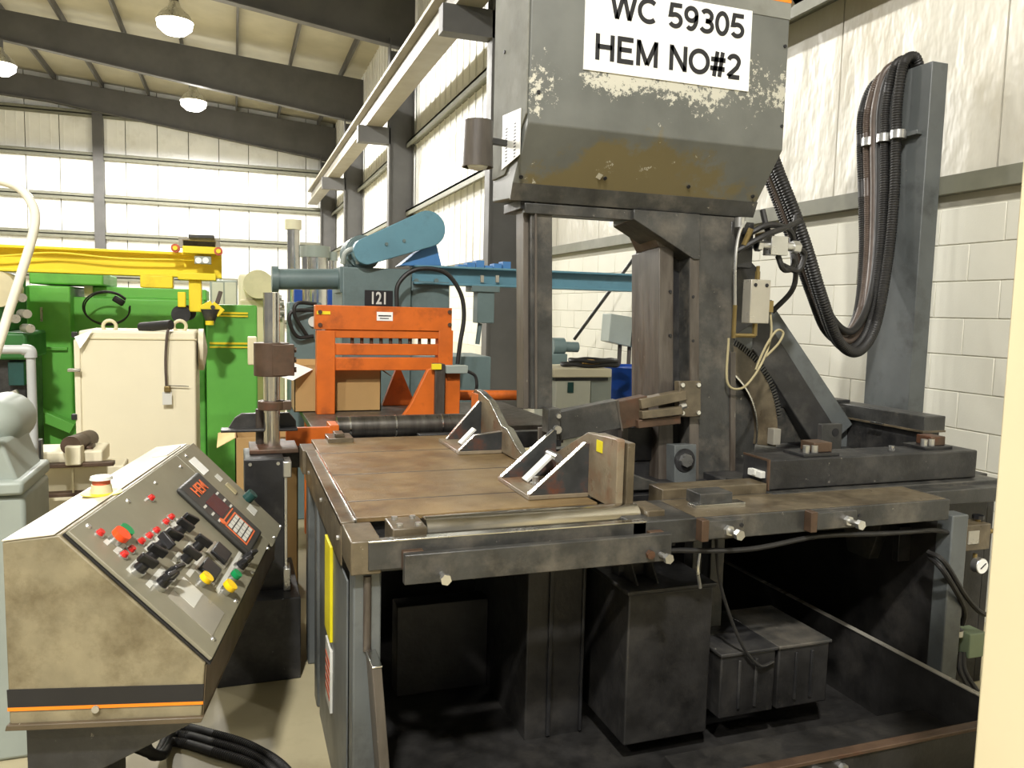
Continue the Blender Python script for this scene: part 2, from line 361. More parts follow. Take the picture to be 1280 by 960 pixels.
# right wall: painted block courses below, insulated sheet above
wr = MB().box(WX+.006, WX+.3, -12, 33, 0, 2.33).obj('wall_right', 'mortar'); tag(wr, 'white painted block wall with sheet metal above', kind='structure')
bh, bl = .2032, .4064
blk = MB().box(0, .1, .002, bl-.002, .002, bh-.002)
proto = None
for r in range(3, 11):
    off = (r % 2)*bl/2
    for k in range(35):
        y0 = 2.55+k*bl-off+.12
        if y0 > 14.2: continue
        if y0 > 9.6 and r < 5: continue
        if proto is None: proto = o = blk.obj('block', 'block_paint', None, bevel=.004)
        else: o = rep(proto, None)
        o.location = (WX, y0, .30+(r-1)*bh-.105); o.parent = wr
m = MB().box(WX, WX+.05, -12, 2.4, 0, 2.3).box(WX, WX+.05, 14.3, 33, 0, 2.3).box(WX, WX+.05, 2.4, 14.3, 0, .60)
o = m.obj('plain_block', 'block_paint', wr)
MB().box(WX-.06, WX+.2, -12, 33, 2.30, 2.40).obj('ledge', 'girt', wr)
# sheet panels above
pw = 1.22; pan = None
for k in range(30):
    y0 = -2.9+k*pw
    m = MB()
    near = y0 < 9.5
    m.box(WX+.05, WX+.1, y0, y0+pw-.012, 2.40, 9.0)
    if not near:
        for q in range(3): m.box(WX+.03, WX+.05, y0+q*.4+.02, y0+q*.4+.06, 2.40, 9.0)
    m.obj('sheet_panel', 'insulation' if near else 'panel_white', wr)
for z in (3.74, 5.22, 6.7):
    MB().box(WX-.16, WX+.05, -12, 33, z-.02, z+.02).box(WX-.16, WX-.13, -12, 33, z-.10, z+.02).obj('girt', 'girt', wr)
# back wall
BY = 32.4
wb = MB().box(-20, WX+.3, BY+.1, BY+.3, 0, 10).obj('wall_back', 'girt'); tag(wb, 'far white sheet metal wall with dark girts', kind='structure')
x = WX-.02; pp = None
while x > -13:
    m = MB().box(x-1.05, x-.02, BY, BY+.1, 0, 9.6)
    for q in range(3): m.box(x-.25-q*.33, x-.29-q*.33, BY-.02, BY, 0, 9.6)
    m.obj('sheet_panel', 'panel_white', wb); x -= 1.06
for z in (.9, 2.45, 3.95, 5.30, 6.75, 8.2):
    MB().box(-20, WX, BY-.22, BY, z-.02, z+.02).box(-20, WX, BY-.22, BY-.19, z-.12, z+.12).obj('girt', 'girt', wb)
MB().box(-4.7, -4.36, BY-.3, BY, 0, 8.9).obj('wall_post', 'frame_steel', wb)
MB().box(-12.7, -12.36, BY-.3, BY, 0, 9.4).obj('wall_post', 'frame_steel', wb)
# roof
rz = lambda x: 8.62+.075*(WX-x)
ce = MB().prism([(WX+.3, rz(WX+.3)+.12), (WX+.3, rz(WX+.3)+.2), (-20, rz(-20)+.2), (-20, rz(-20)+.12)], 'y', -12, 33).obj('ceiling', 'roof_sheet')
tag(ce, 'tan sheet metal roof with dark purlins', kind='structure')
for k in range(13):
    x = 3.15-k*1.5
    MB().box(x-.03, x+.03, -12, BY, rz(x)-.11, rz(x)+.12).obj('purlin', 'frame_steel', ce)
# steel frames: tapered column and rafter
for i, y in enumerate((2.94-7.36, 10.31, 17.62, 24.98, 32.0)):
    if y < 0: continue
    fr = thing('trim_%d' % (i+1), 'dark steel portal frame', None, (WX-.3, y, 0), kind='structure'); del_cat = fr
    m = MB()
    x0 = 3.25
    m.box(x0, WX, y, y+.02, 0, 7.15)                                         # web
    m.box(x0-.03, x0, y-.10, y+.12, 0, 7.4).box(WX-.03, WX, y-.10, y+.12, 0, 7.15)
    m.obj('column', 'frame_steel', fr)
    m = MB()
    low = lambda x: (7.30 if x > 2.9 else 7.30+(2.9-x)*.125 if x > -1.9 else 7.90+(-1.9-x)*.13) 
    xs = [WX, 2.9, -1.9, -6, -20]
    top = [(x, rz(x)-.12) for x in xs]; bot = [(2.9, 7.30), (-1.9, 7.92), (-6, 8.46), (-20, 9.3)]
    m.prism([(WX, 7.2)]+bot+top[::-1], 'y', y, y+.02)
    for a, b in zip([(WX, 7.2)]+bot[:-1], bot):
        m.bar((a[0], y+.01, a[1]), (b[0], y+.01, b[1]), .22, .03)
    m.obj('rafter', 'frame_steel', fr)
    if y < 31:
        MB().box(2.55, x0, y-.1, y+.12, 5.15, 5.50).obj('crane_bracket', 'frame_steel', fr)
# crane runway beam
rb = thing('crane_runway', 'long steel crane runway beam along the right wall', 'beam', (2.9, 5, 5.5))
MB().box(2.86, 2.94, 4, 31.9, 5.55, 5.97).obj('web', 'runway', rb)
MB().box(2.72, 3.08, 4, 31.9, 5.50, 5.56).obj('bottom_flange', 'runway_flange', rb)
MB().box(2.72, 3.08, 4, 31.9, 5.96, 6.02).obj('top_flange', 'runway_flange', rb)
# high-bay lamps
def lamp(x, y, z, label, k=1.0):
    t = thing('high_bay_lamp', label, 'lamp', (x, y, z), 'high bay lamps')
    MB().lathe([(.10, .30), (.14, .18), (.30, .04), (.40, -.12), (.39, -.13), (.28, .0), (.02, .05)], (x, y, z)).obj('reflector', 'zinc', t)
    MB().lathe([(.02, .05), (.27, -.01), (.38, -.13), (.36, -.26), (.22, -.38), (.02, -.42)], (x, y, z)).obj('bulb', 'lamp_glow', t)
    MB().cyl((x, y, z+.28), (x, y, z+.55), .09, n=12).cyl((x, y, z+.5), (x, y, rz(x)+.13), .015, n=6).obj('ballast', 'frame_steel', t)
    ld = bpy.data.lights.new('lamp_light', 'SPOT'); ld.energy = LAMP_W*k; ld.color = LAMP_COL; ld.shadow_soft_size = .25; ld.spot_size = math.radians(177); ld.spot_blend = .12
    lo = bpy.data.objects.new('lamp_light', ld); COL.objects.link(lo); lo.location = (x, y, z-.47); attach(lo, t)
    ud = bpy.data.lights.new('lamp_uplight', 'POINT'); ud.energy = LAMP_W*k*.05; ud.color = LAMP_COL; ud.shadow_soft_size = .2
    uo = bpy.data.objects.new('lamp_uplight', ud); COL.objects.link(uo); uo.location = (x, y, z-.47); attach(uo, t)
    return t
lamp(-1.18, 19.6, 7.9, 'nearest glowing high bay lamp, largest in view', 1.25)
lamp(-1.12, 26.9, 7.9, 'small glowing high bay lamp in front of the far wall', 1.25)
lamp(-5.8, 24.95, 7.9, 'glowing high bay lamp cut by the left picture edge', 1.25)
for x, y, w, k in ((-1.2, 12.3, 'above the green machine', .65), (-1.2, -2.3, 'behind the photographer', 1.6), (-5.8, 17.6, 'left of the nearest lamp in view', 1.0),
                (-5.8, 10.3, 'left of the yellow crane mast', .3), (-5.8, 3.0, 'left of the control console', .18), (-5.8, -4.3, 'behind the photographer and to the left', .8)):
    lamp(x, y, 7.9, 'high bay lamp out of view '+w, k)
# ================================================================ band saw
T = .95
saw = thing('band_saw', 'large dark grey vertical tilt-frame band saw with plated table and paper sign', 'band saw', (1.3, 2.5, 0))
def sp(m, name, mat, bevel=.003, parent=None): return m.obj(name, mat, parent or saw, bevel)
# ---- table
for a, b in ((2.415, 2.624), (2.636, 3.059), (3.073, 3.528), (3.544, 3.93)):
    sp(MB().box(.352, 1.176, a, b, T-.016, T), 'table_plate', 'table_steel', .002)
sp(MB().box(.345, 1.18, 2.44, 3.92, T-.12, T-.020), 'table_bed', 'saw_black')
for y, w in ((2.624, .012), (3.059, .014), (3.528, .016)): sp(MB().box(.352, 1.176, y, y+w, T-.016, T-.0012), 'plate_joint', 'ink', 0)
rail = sp(MB().box(.298, .345, 2.36, 3.62, T-.01, T+.004).box(.298, .304, 2.36, 3.62, T-.13, T), 'edge_rail', 'oily_steel', .002)
sp(MB().box(.337, .347, 2.36, 3.56, T-.02, T+.012), 'rail_lip', 'bright_edge', .002, rail)
sp(MB().box(.306, .335, 2.40, 3.55, T-.16, T-.012), 'side_strip', 'saw_black')
for y in (2.42, 2.92, 3.42): bolt(saw, (.298, y, T-.06), (-1,0,0), .008, .006)
sp(MB().box(.300, .386, 2.155, 2.355, .855, T+.002), 'corner_block', 'oily_steel', .004)
fb = sp(MB().box(.348, 1.22, 2.149, 2.18, .867, T), 'front_bar', 'saw_dark', .003)
sp(MB().box(.348, 1.22, 2.1485, 2.1815, T-.003, T+.0015), 'polished_edge', 'bright_edge', .001, fb)
sb = sp(MB().box(.44, 1.284, 2.10, 2.128, .834, .920), 'stop_bar', 'saw_dark', .003)
sp(MB().box(.44, .50, 2.126, 2.15, .87, .922), 'spacer_block', 'rust_steel', .002)
sp(MB().box(1.22, 1.27, 2.126, 2.15, .87, .922), 'spacer_block', 'rust_steel', .002)
for x, z in ((.545, .858), (1.245, .858)):
    MB().cyl((x, 2.10, z), (x, 2.055, z), .0085, n=10).obj('bolt', 'zinc', sb); MB().cyl((x, 2.06, z), (x, 2.046, z), .016, n=6).obj('bolt_head', 'zinc', sb)
MB().cyl((1.205, 2.10, .862), (1.205, 2.085, .862), .014, n=6).obj('bolt_head', 'rust_steel', sb)
ro = sp(MB().cyl((.535, 2.278, .930), (1.245, 2.278, .930), .049, n=32), 'front_roller', 'roller_steel', 0)
MB().cyl((.50, 2.278, .930), (1.27, 2.278, .930), .016, n=12).obj('roller_axle', 'zinc', ro)
bb = sp(MB().box(.425, .527, 2.20, 2.33, .88, .968), 'bearing_block', 'oily_steel', .004)
for x in (.45, .505):
    for y in (2.225, 2.305): MB().cyl((x, y, .968), (x, y, .976), .010, n=8).obj('bolt', 'zinc', bb)
sp(MB().box(1.252, 1.315, 2.20, 2.33, .88, .970), 'bearing_block', 'oily_steel', .004)
sp(MB().box(.39, 1.35, 2.185, 2.20, .85, .90).box(.386, 1.30, 2.335, 2.40, .80, .90), 'roller_well', 'saw_black')
# rear roller with orange bracket
ro = sp(MB().cyl((.50, 4.13, .975), (1.30, 4.13, .975), .058, n=28), 'rear_roller', 'dark_roller', 0)
for x in (.56, .80, 1.05): MB().cyl((x, 4.13, .975), (x+.008, 4.13, .975), .0588, n=28).obj('wear_ring', 'bright_edge', ro)
sp(MB().box(.24, .50, 4.05, 4.08, .89, .99).box(.455, .50, 4.04, 4.2, .88, 1.0), 'roller_bracket', 'orange')
sp(MB().box(.42, .54, 3.80, 3.96, .94, .972).box(.455, .50, 3.83, 3.93, .972, .99), 'rear_clamp', 'oily_steel')
sp(MB().box(.20, 1.35, 3.99, 4.28, .80, .90), 'rear_trough', 'saw_black')
sp(MB().box(.285, .345, 3.60, 3.78, .845, .955), 'rear_corner_block', 'oily_steel')
# ---- fixed vise jaws
def jaw_front():
    j = sp(MB().prism([(2.285, .955), (2.285, 1.185), (2.30, 1.19), (2.52, 1.178), (2.84, 1.04), (2.84, .955)], 'x', 1.178, 1.205), 'vise_jaw', 'jaw_steel')
    sp(MB().box(1.21, 1.238, 2.275, 2.50, .955, 1.178), 'jaw_liner', 'oily_steel', .003, j)
    sp(MB().box(.952, 1.178, 2.495, 2.835, .951, .966), 'base_plate', 'jaw_steel', .002, j)
    for y in (2.50, 2.80):
        pr = [(.955, .966), (1.165, 1.142), (1.178, 1.142), (1.178, .966)]
        sp(MB().prism(pr, 'y', y, y+.022), 'gusset', 'bracket_dark', .001, j)
        sp(MB().bar((.957, y+.011, .968), (1.166, y+.011, 1.1435), .024, .004, (-.6,0,1)), 'polished_edge', 'bright_edge', .001, j)
    sp(MB().box(1.176, 1.1785, 2.395, 2.44, 1.125, 1.165), 'yellow_tag', 'yellow_tape', 0, j)
    MB().cyl((1.04, 2.66, .966), (1.04, 2.66, .975), .022, n=6).cyl((1.04, 2.66, .97), (1.04, 2.66, .995), .012, n=10).obj('bolt', 'zinc', j)
    sp(MB().bar((1.02, 2.72, .97), (1.13, 2.72, 1.07), .05, .012, (-.6,0,1)), 'lock_bar', 'tag_white', .002, j)
    MB().cyl((1.13, 2.66, 1.06), (1.13, 2.76, 1.06), .016, n=12).obj('pin', 'zinc', j)
jaw_front()
def jaw_rear():
    pr = [(3.05, .975), (3.17, 1.01), (3.30, 1.068), (3.377, 1.072), (3.56, 1.16), (3.72, 1.192), (3.81, 1.194), (3.88, 1.15)]
    j = sp(MB().prism([(3.05, .955)]+pr+[(3.88, .955)], 'x', 1.150, 1.176), 'vise_jaw', 'jaw_steel')
    sp(MB().prism(pr+[(a, b+.006) for a, b in pr[::-1]], 'x', 1.147, 1.179), 'polished_edge', 'bright_edge', .001, j)
    sp(MB().box(.945, 1.15, 3.37, 3.735, .951, .966), 'base_plate', 'jaw_steel', .002, j)
    sp(MB().prism([(.948, .966), (1.02, 1.035), (1.15, 1.048), (1.15, .966)], 'y', 3.376, 3.398), 'gusset', 'bracket_dark', .001, j)
    sp(MB().prism([(.975, .966), (1.14, 1.15), (1.15, 1.15), (1.15, .966)], 'y', 3.70, 3.722), 'gusset', 'bracket_dark', .001, j)
    sp(MB().bar((.95, 3.387, .968), (1.021, 3.387, 1.036), .024, .004, (-.7,0,1)).bar((1.021, 3.387, 1.037), (1.15, 3.387, 1.050), .024, .004), 'polished_edge', 'bright_edge', .001, j)
    sp(MB().bar((.977, 3.711, .968), (1.141, 3.711, 1.152), .024, .004, (-.7,0,1)), 'polished_edge', 'bright_edge', .001, j)
    sp(MB().bar((1.0, 3.55, .97), (1.07, 3.55, 1.04), .05, .012, (-.6,0,1)), 'lock_bar', 'tag_white', .002, j)
    sp(MB().box(1.145, 1.152, 3.76, 3.86, 1.02, 1.18), 'rust_pad', 'orange', .001, j)
    MB().cyl((1.05, 3.5, .966), (1.05, 3.5, .99), .012, n=8).obj('bolt', 'zinc', j)
jaw_rear()
# ---- right hand ways
rbm = sp(MB().box(1.17, 2.477, 2.149, 2.40, .872, T), 'way_beam', 'saw_dark', .004)
sp(MB().box(1.40, 2.46, 2.153, 2.38, T, T+.0025), 'worn_top', 'oily_steel', .001, rbm)
sp(MB().box(1.42, 1.86, 2.40, 2.50, .90, .985), 'way_rail', 'oily_steel', .003)
sp(MB().box(1.10, 1.86, 2.50, 2.62, .86, .945), 'way_rail', 'saw_black', .003)
sp(MB().box(1.49, 1.62, 2.27, 2.36, T+.001, .995), 'stop_block', 'saw_dark', .003)
sp(MB().box(1.46, 1.66, 2.25, 2.30, T+.001, T+.012), 'shim', 'bright_edge', .001)
hb = sp(MB().box(1.865, 2.897, 2.40, 2.56, .957, 1.072), 'slide_housing', 'saw_black', .006)
sp(MB().box(1.863, 1.870, 2.398, 2.41, .957, 1.074).box(1.864, 1.872, 2.40, 2.56, 1.066, 1.074), 'rust_edge', 'rust_steel', .001, hb)
sp(MB().box(1.845, 1.868, 2.42, 2.50, 1.0, 1.025).box(1.84, 1.85, 2.45, 2.47, 1.005, 1.03), 'limit_tab', 'tag_white', .002, hb)
sp(MB().box(1.86, 2.99, 2.36, 2.66, .872, .955), 'lower_slide', 'saw_dark', .004)
sp(MB().box(2.40, 3.02, 2.30, 2.40, .88, .94), 'end_slide', 'saw_dark', .004)
for x0, x1, bx in ((1.405, 1.56, 1.50), (1.83, 2.02, 1.98)):
    b = sp(MB().box(x0, x1, 2.118, 2.149, .885, .945), 'adjuster_block', 'saw_dark', .003)
    sp(MB().box(x0-.006, x0+.02, 2.112, 2.149, .88, .95), 'rust_end', 'rust_steel', .002, b)
    MB().cyl((bx, 2.118, .912), (bx, 2.06, .912), .009, n=10).obj('bolt', 'zinc', b)
    MB().cyl((bx, 2.066, .912), (bx, 2.050, .912), .017, n=6).obj('bolt_head', 'zinc', b); MB().cyl((bx, 2.118, .912), (bx, 2.105, .912), .017, n=6).obj('nut', 'zinc', b)
    MB().cyl((bx+.05, 2.118, .925), (bx+.05, 2.114, .925), .007, n=8).obj('hole', 'ink', b)
# pads on the slide housing
for x, y, w in ((2.12, 2.47, .17), (2.74, 2.50, .15)):
    b = sp(MB().box(x-w/2, x+w/2, y-.05, y+.07, 1.072, 1.084), 'clamp_pad', 'saw_black', .002)
    sp(MB().box(x-.02, x+w/2-.02, y-.03, y+.05, 1.084, 1.122), 'rust_block', 'rust_steel', .003, b)
    for dx in (-.05, -.01): MB().cyl((x+dx, y-.02, 1.084), (x+dx, y-.02, 1.112), .013, n=8).obj('bolt', 'zinc', b)
MB().cyl((2.52, 2.48, 1.072), (2.52, 2.48, 1.09), .013, n=8).obj('bolt', 'zinc', saw)
# rear cross beam (runs away from the camera)
rbm = sp(MB().box(3.03, 3.16, 2.80, 3.85, 1.08, 1.155), 'cross_beam', 'saw_dark', .004)
sp(MB().box(3.026, 3.164, 2.798, 3.85, 1.078, 1.088), 'rusty_lip', 'oily_steel', .001, rbm)
sp(MB().box(3.045, 3.15, 2.82, 3.85, .90, 1.08), 'cross_beam_web', 'saw_black', .004)
for y, h in ((3.02, .0), (3.45, .0)):
    sp(MB().box(3.00, 3.012, y, y+.08, 1.085, 1.094), 'worn_spot', 'bright_edge', .001, rbm)
sp(MB().box(2.5, 3.05, 3.30, 3.42, .96, 1.14), 'rear_tie', 'saw_dark', .004)
lug = sp(MB().box(2.62, 2.74, 3.0, 3.03, .955, 1.10), 'hole_plate', 'saw_dark', .003)
MB().cyl((2.70, 2.998, 1.06), (2.70, 3.001, 1.06), .02, n=14).obj('hole', 'ink', lug)
sp(MB().box(3.0, 3.1, 3.35, 3.5, 1.155, 1.17), 'cap_tab', 'saw_black', .002)
sp(MB().box(1.9, 3.16, 2.56, 3.9, .80, .93), 'rear_deck', 'saw_black', .004)
# ---- tilting column (leans back a few degrees)
FRAME[0] = 'local'
tc = sp(MB().box(1.562, 1.755, 0, .26, -.98, 0), 'column', 'saw_dark', .004)
flg = [sp(MB().box(1.455, 1.515, .03, .24, -.98, -.12), 'column_flange', 'worn_post', .003, tc),
       sp(MB().box(1.515, 1.562, .07, .24, -.98, 0), 'column_slot', 'saw_black', 0, tc),
       sp(MB().box(1.562, 1.60, -.006, 0, -.98, -.04), 'wear_strip', 'worn_post', .001, tc),
       sp(MB().box(1.735, 1.757, -.008, .02, -.98, -.50), 'edge_strip', 'worn_post', .001, tc),
       sp(MB().prism([(1.33, 0), (1.33, -.035), (1.575, -.165), (1.60, -.165), (1.60, 0)], 'y', -.012, .15), 'corbel', 'saw_dark', .003, tc),
       sp(MB().prism([(1.455, -.12), (1.40, -.02), (1.52, -.02), (1.52, -.12)], 'y', .03, .2), 'flange_gusset', 'worn_post', .003, tc)]
for z in (-.28, -.44, -.30, -.46):
    x = 1.50 if z in (-.28, -.44) else 1.575
    MB().cyl((x, .0 if x > 1.55 else .03, z), (x, -.008 if x > 1.55 else .024, z), .006, n=8).obj('screw', 'ink', tc)
bp_ = sp(MB().box(1.485, 1.575, -.03, .03, -.98, -.835), 'bearing_plate', 'post_grey', .003, tc)
MB().cyl((1.525, -.03, -.89), (1.525, -.034, -.89), .042, n=24).obj('bore', 'saw_black', bp_)
MB().cyl((1.525, -.034, -.89), (1.525, -.05, -.89), .024, n=8).obj('bolt_head', 'zinc', bp_)
tp = sp(MB().box(1.50, 1.59, -.035, 0, -.735, -.605), 'arm_plate', 'oily_steel', .003, tc)
for dx in (.012, .078):
    for dz in (-.72, -.62): MB().cyl((1.50+dx, -.035, dz), (1.50+dx, -.042, dz), .008, n=8).obj('bolt', 'zinc', tp)
for o in [tc]: o.location = fmap((0, 2.535, 1.965)); o.rotation_euler = (math.radians(-4.5), 0, 0)
# left guide post and blade
gp = sp(MB().box(.955, 1.035, 0, .09, -.72, 0), 'guide_post', 'saw_dark', .003)
sp(MB().box(.935, .955, .02, .09, -.72, 0), 'post_strip', 'worn_post', .002, gp)
sp(MB().box(.968, .976, -.008, 0, -.72, 0), 'wear_strip', 'worn_post', .001, gp)
gp.location = fmap((0, 2.56, 1.985)); gp.rotation_euler = (math.radians(-4.5), 0, 0)
FRAME[0] = 'world'
gb = sp(MB().box(.995, 1.04, 2.44, 2.50, 1.19, 1.275), 'guide_block', 'saw_dark', .004)
MB().cyl((1.025, 2.44, 1.205), (1.025, 2.425, 1.205), .014, n=10).obj('bolt_head', 'zinc', gb)
MB().cyl((1.03, 2.44, 1.25), (1.03, 2.432, 1.25), .008, n=8).obj('screw', 'zinc', gb)
sp(MB().box(.992, 1.027, 2.515, 2.53, .80, 1.2), 'band_blade', 'worn_post', .001)
FRAME[0] = None
sp(MB().prism([(1.24, .96), (1.24, 1.06), (1.50, .97), (1.50, .955)], 'y', 2.52, 2.60), 'wedge_guard', 'saw_dark', .003)
FRAME[0] = 'world'
# guide arm from the post across to the column
ga = sp(MB().bar((1.035, 2.475, 1.212), (1.27, 2.475, 1.250), .05, .10), 'guide_arm', 'saw_dark', .003)
sp(MB().bar((1.262, 2.474, 1.243), (1.268, 2.474, 1.2445), .054, .109), 'joint_ring', 'worn_post', 0, ga)
sp(MB().bar((1.268, 2.475, 1.245), (1.38, 2.475, 1.264), .05, .10), 'arm_sleeve', 'rust_steel', .003, ga)
sp(MB().bar((1.34, 2.455, 1.285), (1.52, 2.455, 1.315), .045, .035), 'arm_rail', 'oily_steel', .003, ga)
sp(MB().bar((1.34, 2.435, 1.248), (1.50, 2.43, 1.262), .03, .028), 'arm_jaw', 'oily_steel', .003, ga)
sp(MB().bar((1.33, 2.45, 1.215), (1.50, 2.45, 1.228), .04, .03), 'rusty_bar', 'rust_steel', .003, ga)
MB().cyl((1.49, 2.42, 1.275), (1.51, 2.42, 1.28), .011, n=8).obj('bolt', 'zinc', ga)
cy = sp(MB().box(1.33, 1.52, 2.55, 2.75, 1.06, 1.185), 'drive_block', 'saw_black', .004)
sp(MB().box(1.32, 1.345, 2.53, 2.56, 1.13, 1.20), 'worn_corner', 'worn_post', .002, cy)
FRAME[0] = None
sp(MB().cyl((1.24, 3.02, 1.0), (1.75, 3.02, 1.0), .018, n=12), 'feed_rod', 'worn_post', 0)
sp(MB().box(1.182, 1.70, 3.04, 3.10, .965, 1.022), 'rear_slide', 'saw_black', .003)
sp(MB().box(1.25, 1.70, 2.99, 3.10, .86, .965), 'rear_slide_base', 'saw_black', .003)
sp(MB().box(.9, 1.7, 3.97, 4.03, .86, .95), 'rear_frame_bar', 'saw_black', .003)
sp(MB().box(1.182, 1.75, 3.3, 3.36, .88, .96), 'rear_frame_bar', 'saw_black', .003)
sp(MB().box(1.62, 2.50, 2.70, 3.40, .70, .90), 'carriage', 'saw_black', .006)
FRAME[0] = 'world'
# ---- tilt sector with gear teeth
Cx, Cz, Rr, y0 = 1.70, 1.125, .40, 2.66
arc = lambda r, a0, a1, n: [(Cx+r*math.cos(a0+(a1-a0)*i/n), Cz+r*math.sin(a0+(a1-a0)*i/n)) for i in range(n+1)]
d2r = math.radians
se = sp(MB().prism(arc(Rr, d2r(-8), d2r(75), 18)+arc(Rr-.10, d2r(75), d2r(-8), 18), 'y', y0, y0+.05), 'tilt_sector', 'oily_steel', .002)
sp(MB().prism(arc(Rr-.09, d2r(-8), d2r(90), 14)+[(Cx, Cz-.15), (Cx+.30, Cz-.15)], 'y', y0+.02, y0+.045), 'sector_web', 'saw_dark', 0, se)
sp(MB().prism(arc(Rr-.098, d2r(-8), d2r(60), 18)+arc(Rr-.104, d2r(60), d2r(-8), 18), 'y', y0-.003, y0+.0), 'polished_edge', 'bright_edge', 0, se)
tooth = None
for i in range(34):
    a = d2r(10+i*1.75)
    if tooth is None:
        FRAME[0] = 'local'; tooth = MB().box(-.010, .014, 0, .06, -.0030, .0030).obj('gear_tooth', 'saw_dark', None); o = tooth; FRAME[0] = 'world'
    else: o = rep(tooth, None)
    o.location = fmap((Cx+(Rr+.006)*math.cos(a), y0-.004, Cz+(Rr+.006)*math.sin(a))); o.rotation_euler = (0, -a, 0); attach(o, se)
sp(MB().box(2.05, 2.085, 2.62, 2.66, 1.085, 1.15), 'stop_tab', 'tag_metal', .002)
# ---- strut behind the sector
st = MB().bar((1.95, 2.95, 1.74), (2.46, 2.84, 1.03), .13, .20, (0,1,0)); sp(st, 'strut', 'saw_black', .006)
sp(MB().bar((2.065, 2.93, 1.74), (2.555, 2.82, 1.09), .125, .07, (0,1,0)), 'strut_cover', 'post_grey', .006)
sp(MB().bar((2.40, 2.86, 1.14), (2.72, 2.84, 1.0), .12, .06, (0,1,0)), 'strut_foot', 'post_grey', .006)
sp(MB().prism([(1.80, 1.95), (2.0, 1.80), (2.04, 1.60), (1.80, 1.45)], 'y', 2.72, 2.90), 'pivot_bracket', 'saw_black', .004)
sp(MB().box(1.86, 2.06, 2.80, 2.92, 1.45, 1.56), 'pivot_block', 'post_grey', .006)
# ---- head with cover
hm = MB().prism([(2.39, 2.19), (2.39, 3.02), (2.44, 3.08), (2.74, 3.08), (2.745, 1.985), (2.547, 1.972), (2.524, 2.022)], 'x', .878, 1.842)
hd = hm.obj('head_cover', 'head_paint', saw, .006, origin=(.878, 2.39, 1.972))
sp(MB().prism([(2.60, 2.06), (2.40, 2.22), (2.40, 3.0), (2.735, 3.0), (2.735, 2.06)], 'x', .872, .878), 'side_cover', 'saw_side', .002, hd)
sp(MB().prism([(2.521, 2.024), (2.5445, 1.9705), (2.549, 1.9705), (2.5265, 2.026)], 'x', .876, 1.844), 'bottom_lip', 'saw_dark', 0, hd)
sp(MB().box(.92, 1.80, 2.56, 2.74, 1.945, 1.978), 'head_underside', 'saw_black', .003, hd)
sp(MB().box(.93, 1.78, 2.545, 2.57, 1.93, 1.965), 'bottom_channel', 'saw_dark', .003, hd)
sp(MB().box(.90, 1.842, 2.3875, 2.392, 2.700, 3.02), 'black_band', 'stripe_black', 0, hd)
sp(MB().box(.90, 1.842, 2.3870, 2.392, 2.690, 2.700), 'orange_stripe', 'stripe_orange', 0, hd)
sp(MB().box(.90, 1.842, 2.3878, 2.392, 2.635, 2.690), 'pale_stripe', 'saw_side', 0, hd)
YF = 2.39
sg0 = P(729.5, 83, y=YF-.004); sg1 = P(935, 117.5, y=YF-.004); sg2 = P(941, 17, y=YF-.004)
x0, x1, zb, zt = sg0.x, (sg1.x+sg2.x)/2, (sg0.z+sg1.z)/2, sg2.z+(sg0.z-sg1.z)/2
sign = MB().box(x0, x1, YF-.004, YF, zb, zt).obj('paper_sign', 'sign_white', hd)
hz = zt-zb; cxs = (x0+x1)/2
ww = x1-x0
sign_text('letter', 'WC 59305', x0+ww*.135, x0+ww*.955, zb+hz*.635, hz*.295, YF-.0052, 'ink', sign)
sign_text('letter', 'HEM NO#2', x0+ww*.055, x0+ww*.945, zb+hz*.13, hz*.305, YF-.0052, 'ink', sign)
for px, py in ((673, 115), (981, 58), (977, 158)):
    p = P(px, py, y=YF); MB().cyl((p.x, YF, p.z), (p.x, YF-.004, p.z), .006, n=8).obj('screw', 'ink', hd)
nrm = Vector((0, -(2.19-2.022), -(2.524-2.39))).normalized()
for x, t in ((.90, .12), (1.20, .22), (1.53, .20), (1.81, .12)):
    p = Vector((x, 2.524+(2.39-2.524)*t, 2.022+(2.19-2.022)*t)); MB().cyl(p, p+nrm*.004, .007, n=8).obj('screw', 'ink', hd)
p = Vector((1.185, 2.524-.134*.25, 2.022+.168*.25))
sp(MB().bar(p+Vector((-.035,0,.01)), p+Vector((.0,0,-.005)), .02, .003, nrm), 'dent', 'bright_edge', .001, hd)
lab = sp(MB().quadbox([(.871, 2.44, 2.10), (.871, 2.62, 2.08), (.871, 2.62, 2.26), (.871, 2.44, 2.245)], (-1,0,0), .002), 'data_label', 'tag_white', 0, hd)
for i in range(11):
    for j in (0, 1):
        MB().box(.8685, .870, 2.48+j*.085, 2.50+j*.085, 2.10+i*.0105, 2.104+i*.0105).obj('print_line', 'ink', lab)
MB().cyl((.873, 2.62, 2.47), (.868, 2.62, 2.47), .006, n=8).obj('screw', 'ink', hd)
# motor side of the head, right
sp(MB().cyl((1.842, 2.60, 2.42), (1.90, 2.60, 2.42), .05, n=16).cyl((1.842, 2.62, 2.32), (1.87, 2.62, 2.32), .03, n=12), 'hinge_knob', 'saw_black', 0, hd)
sp(MB().bar((1.85, 2.6, 2.62), (2.02, 2.62, 2.80), .025, .025), 'tie_rod', 'oily_steel', .002, hd)
# work lamp at the left of the head
wl = MB().lathe([(.02, .155), (.047, .15), (.052, .0), (.048, .0), (.044, .12), (.01, .13)], (.765, 2.56, 2.07), n=24).obj('work_lamp', 'worn_post', saw)
MB().lathe([(.002, -.012), (.03, -.004), (.042, .02), (.03, .05)], (.765, 2.56, 2.07), n=20).obj('bulb', 'tag_white', wl)
sp(MB().bar((.80, 2.56, 2.16), (.875, 2.58, 2.16), .02, .02), 'lamp_bracket', 'saw_dark', .002, wl)
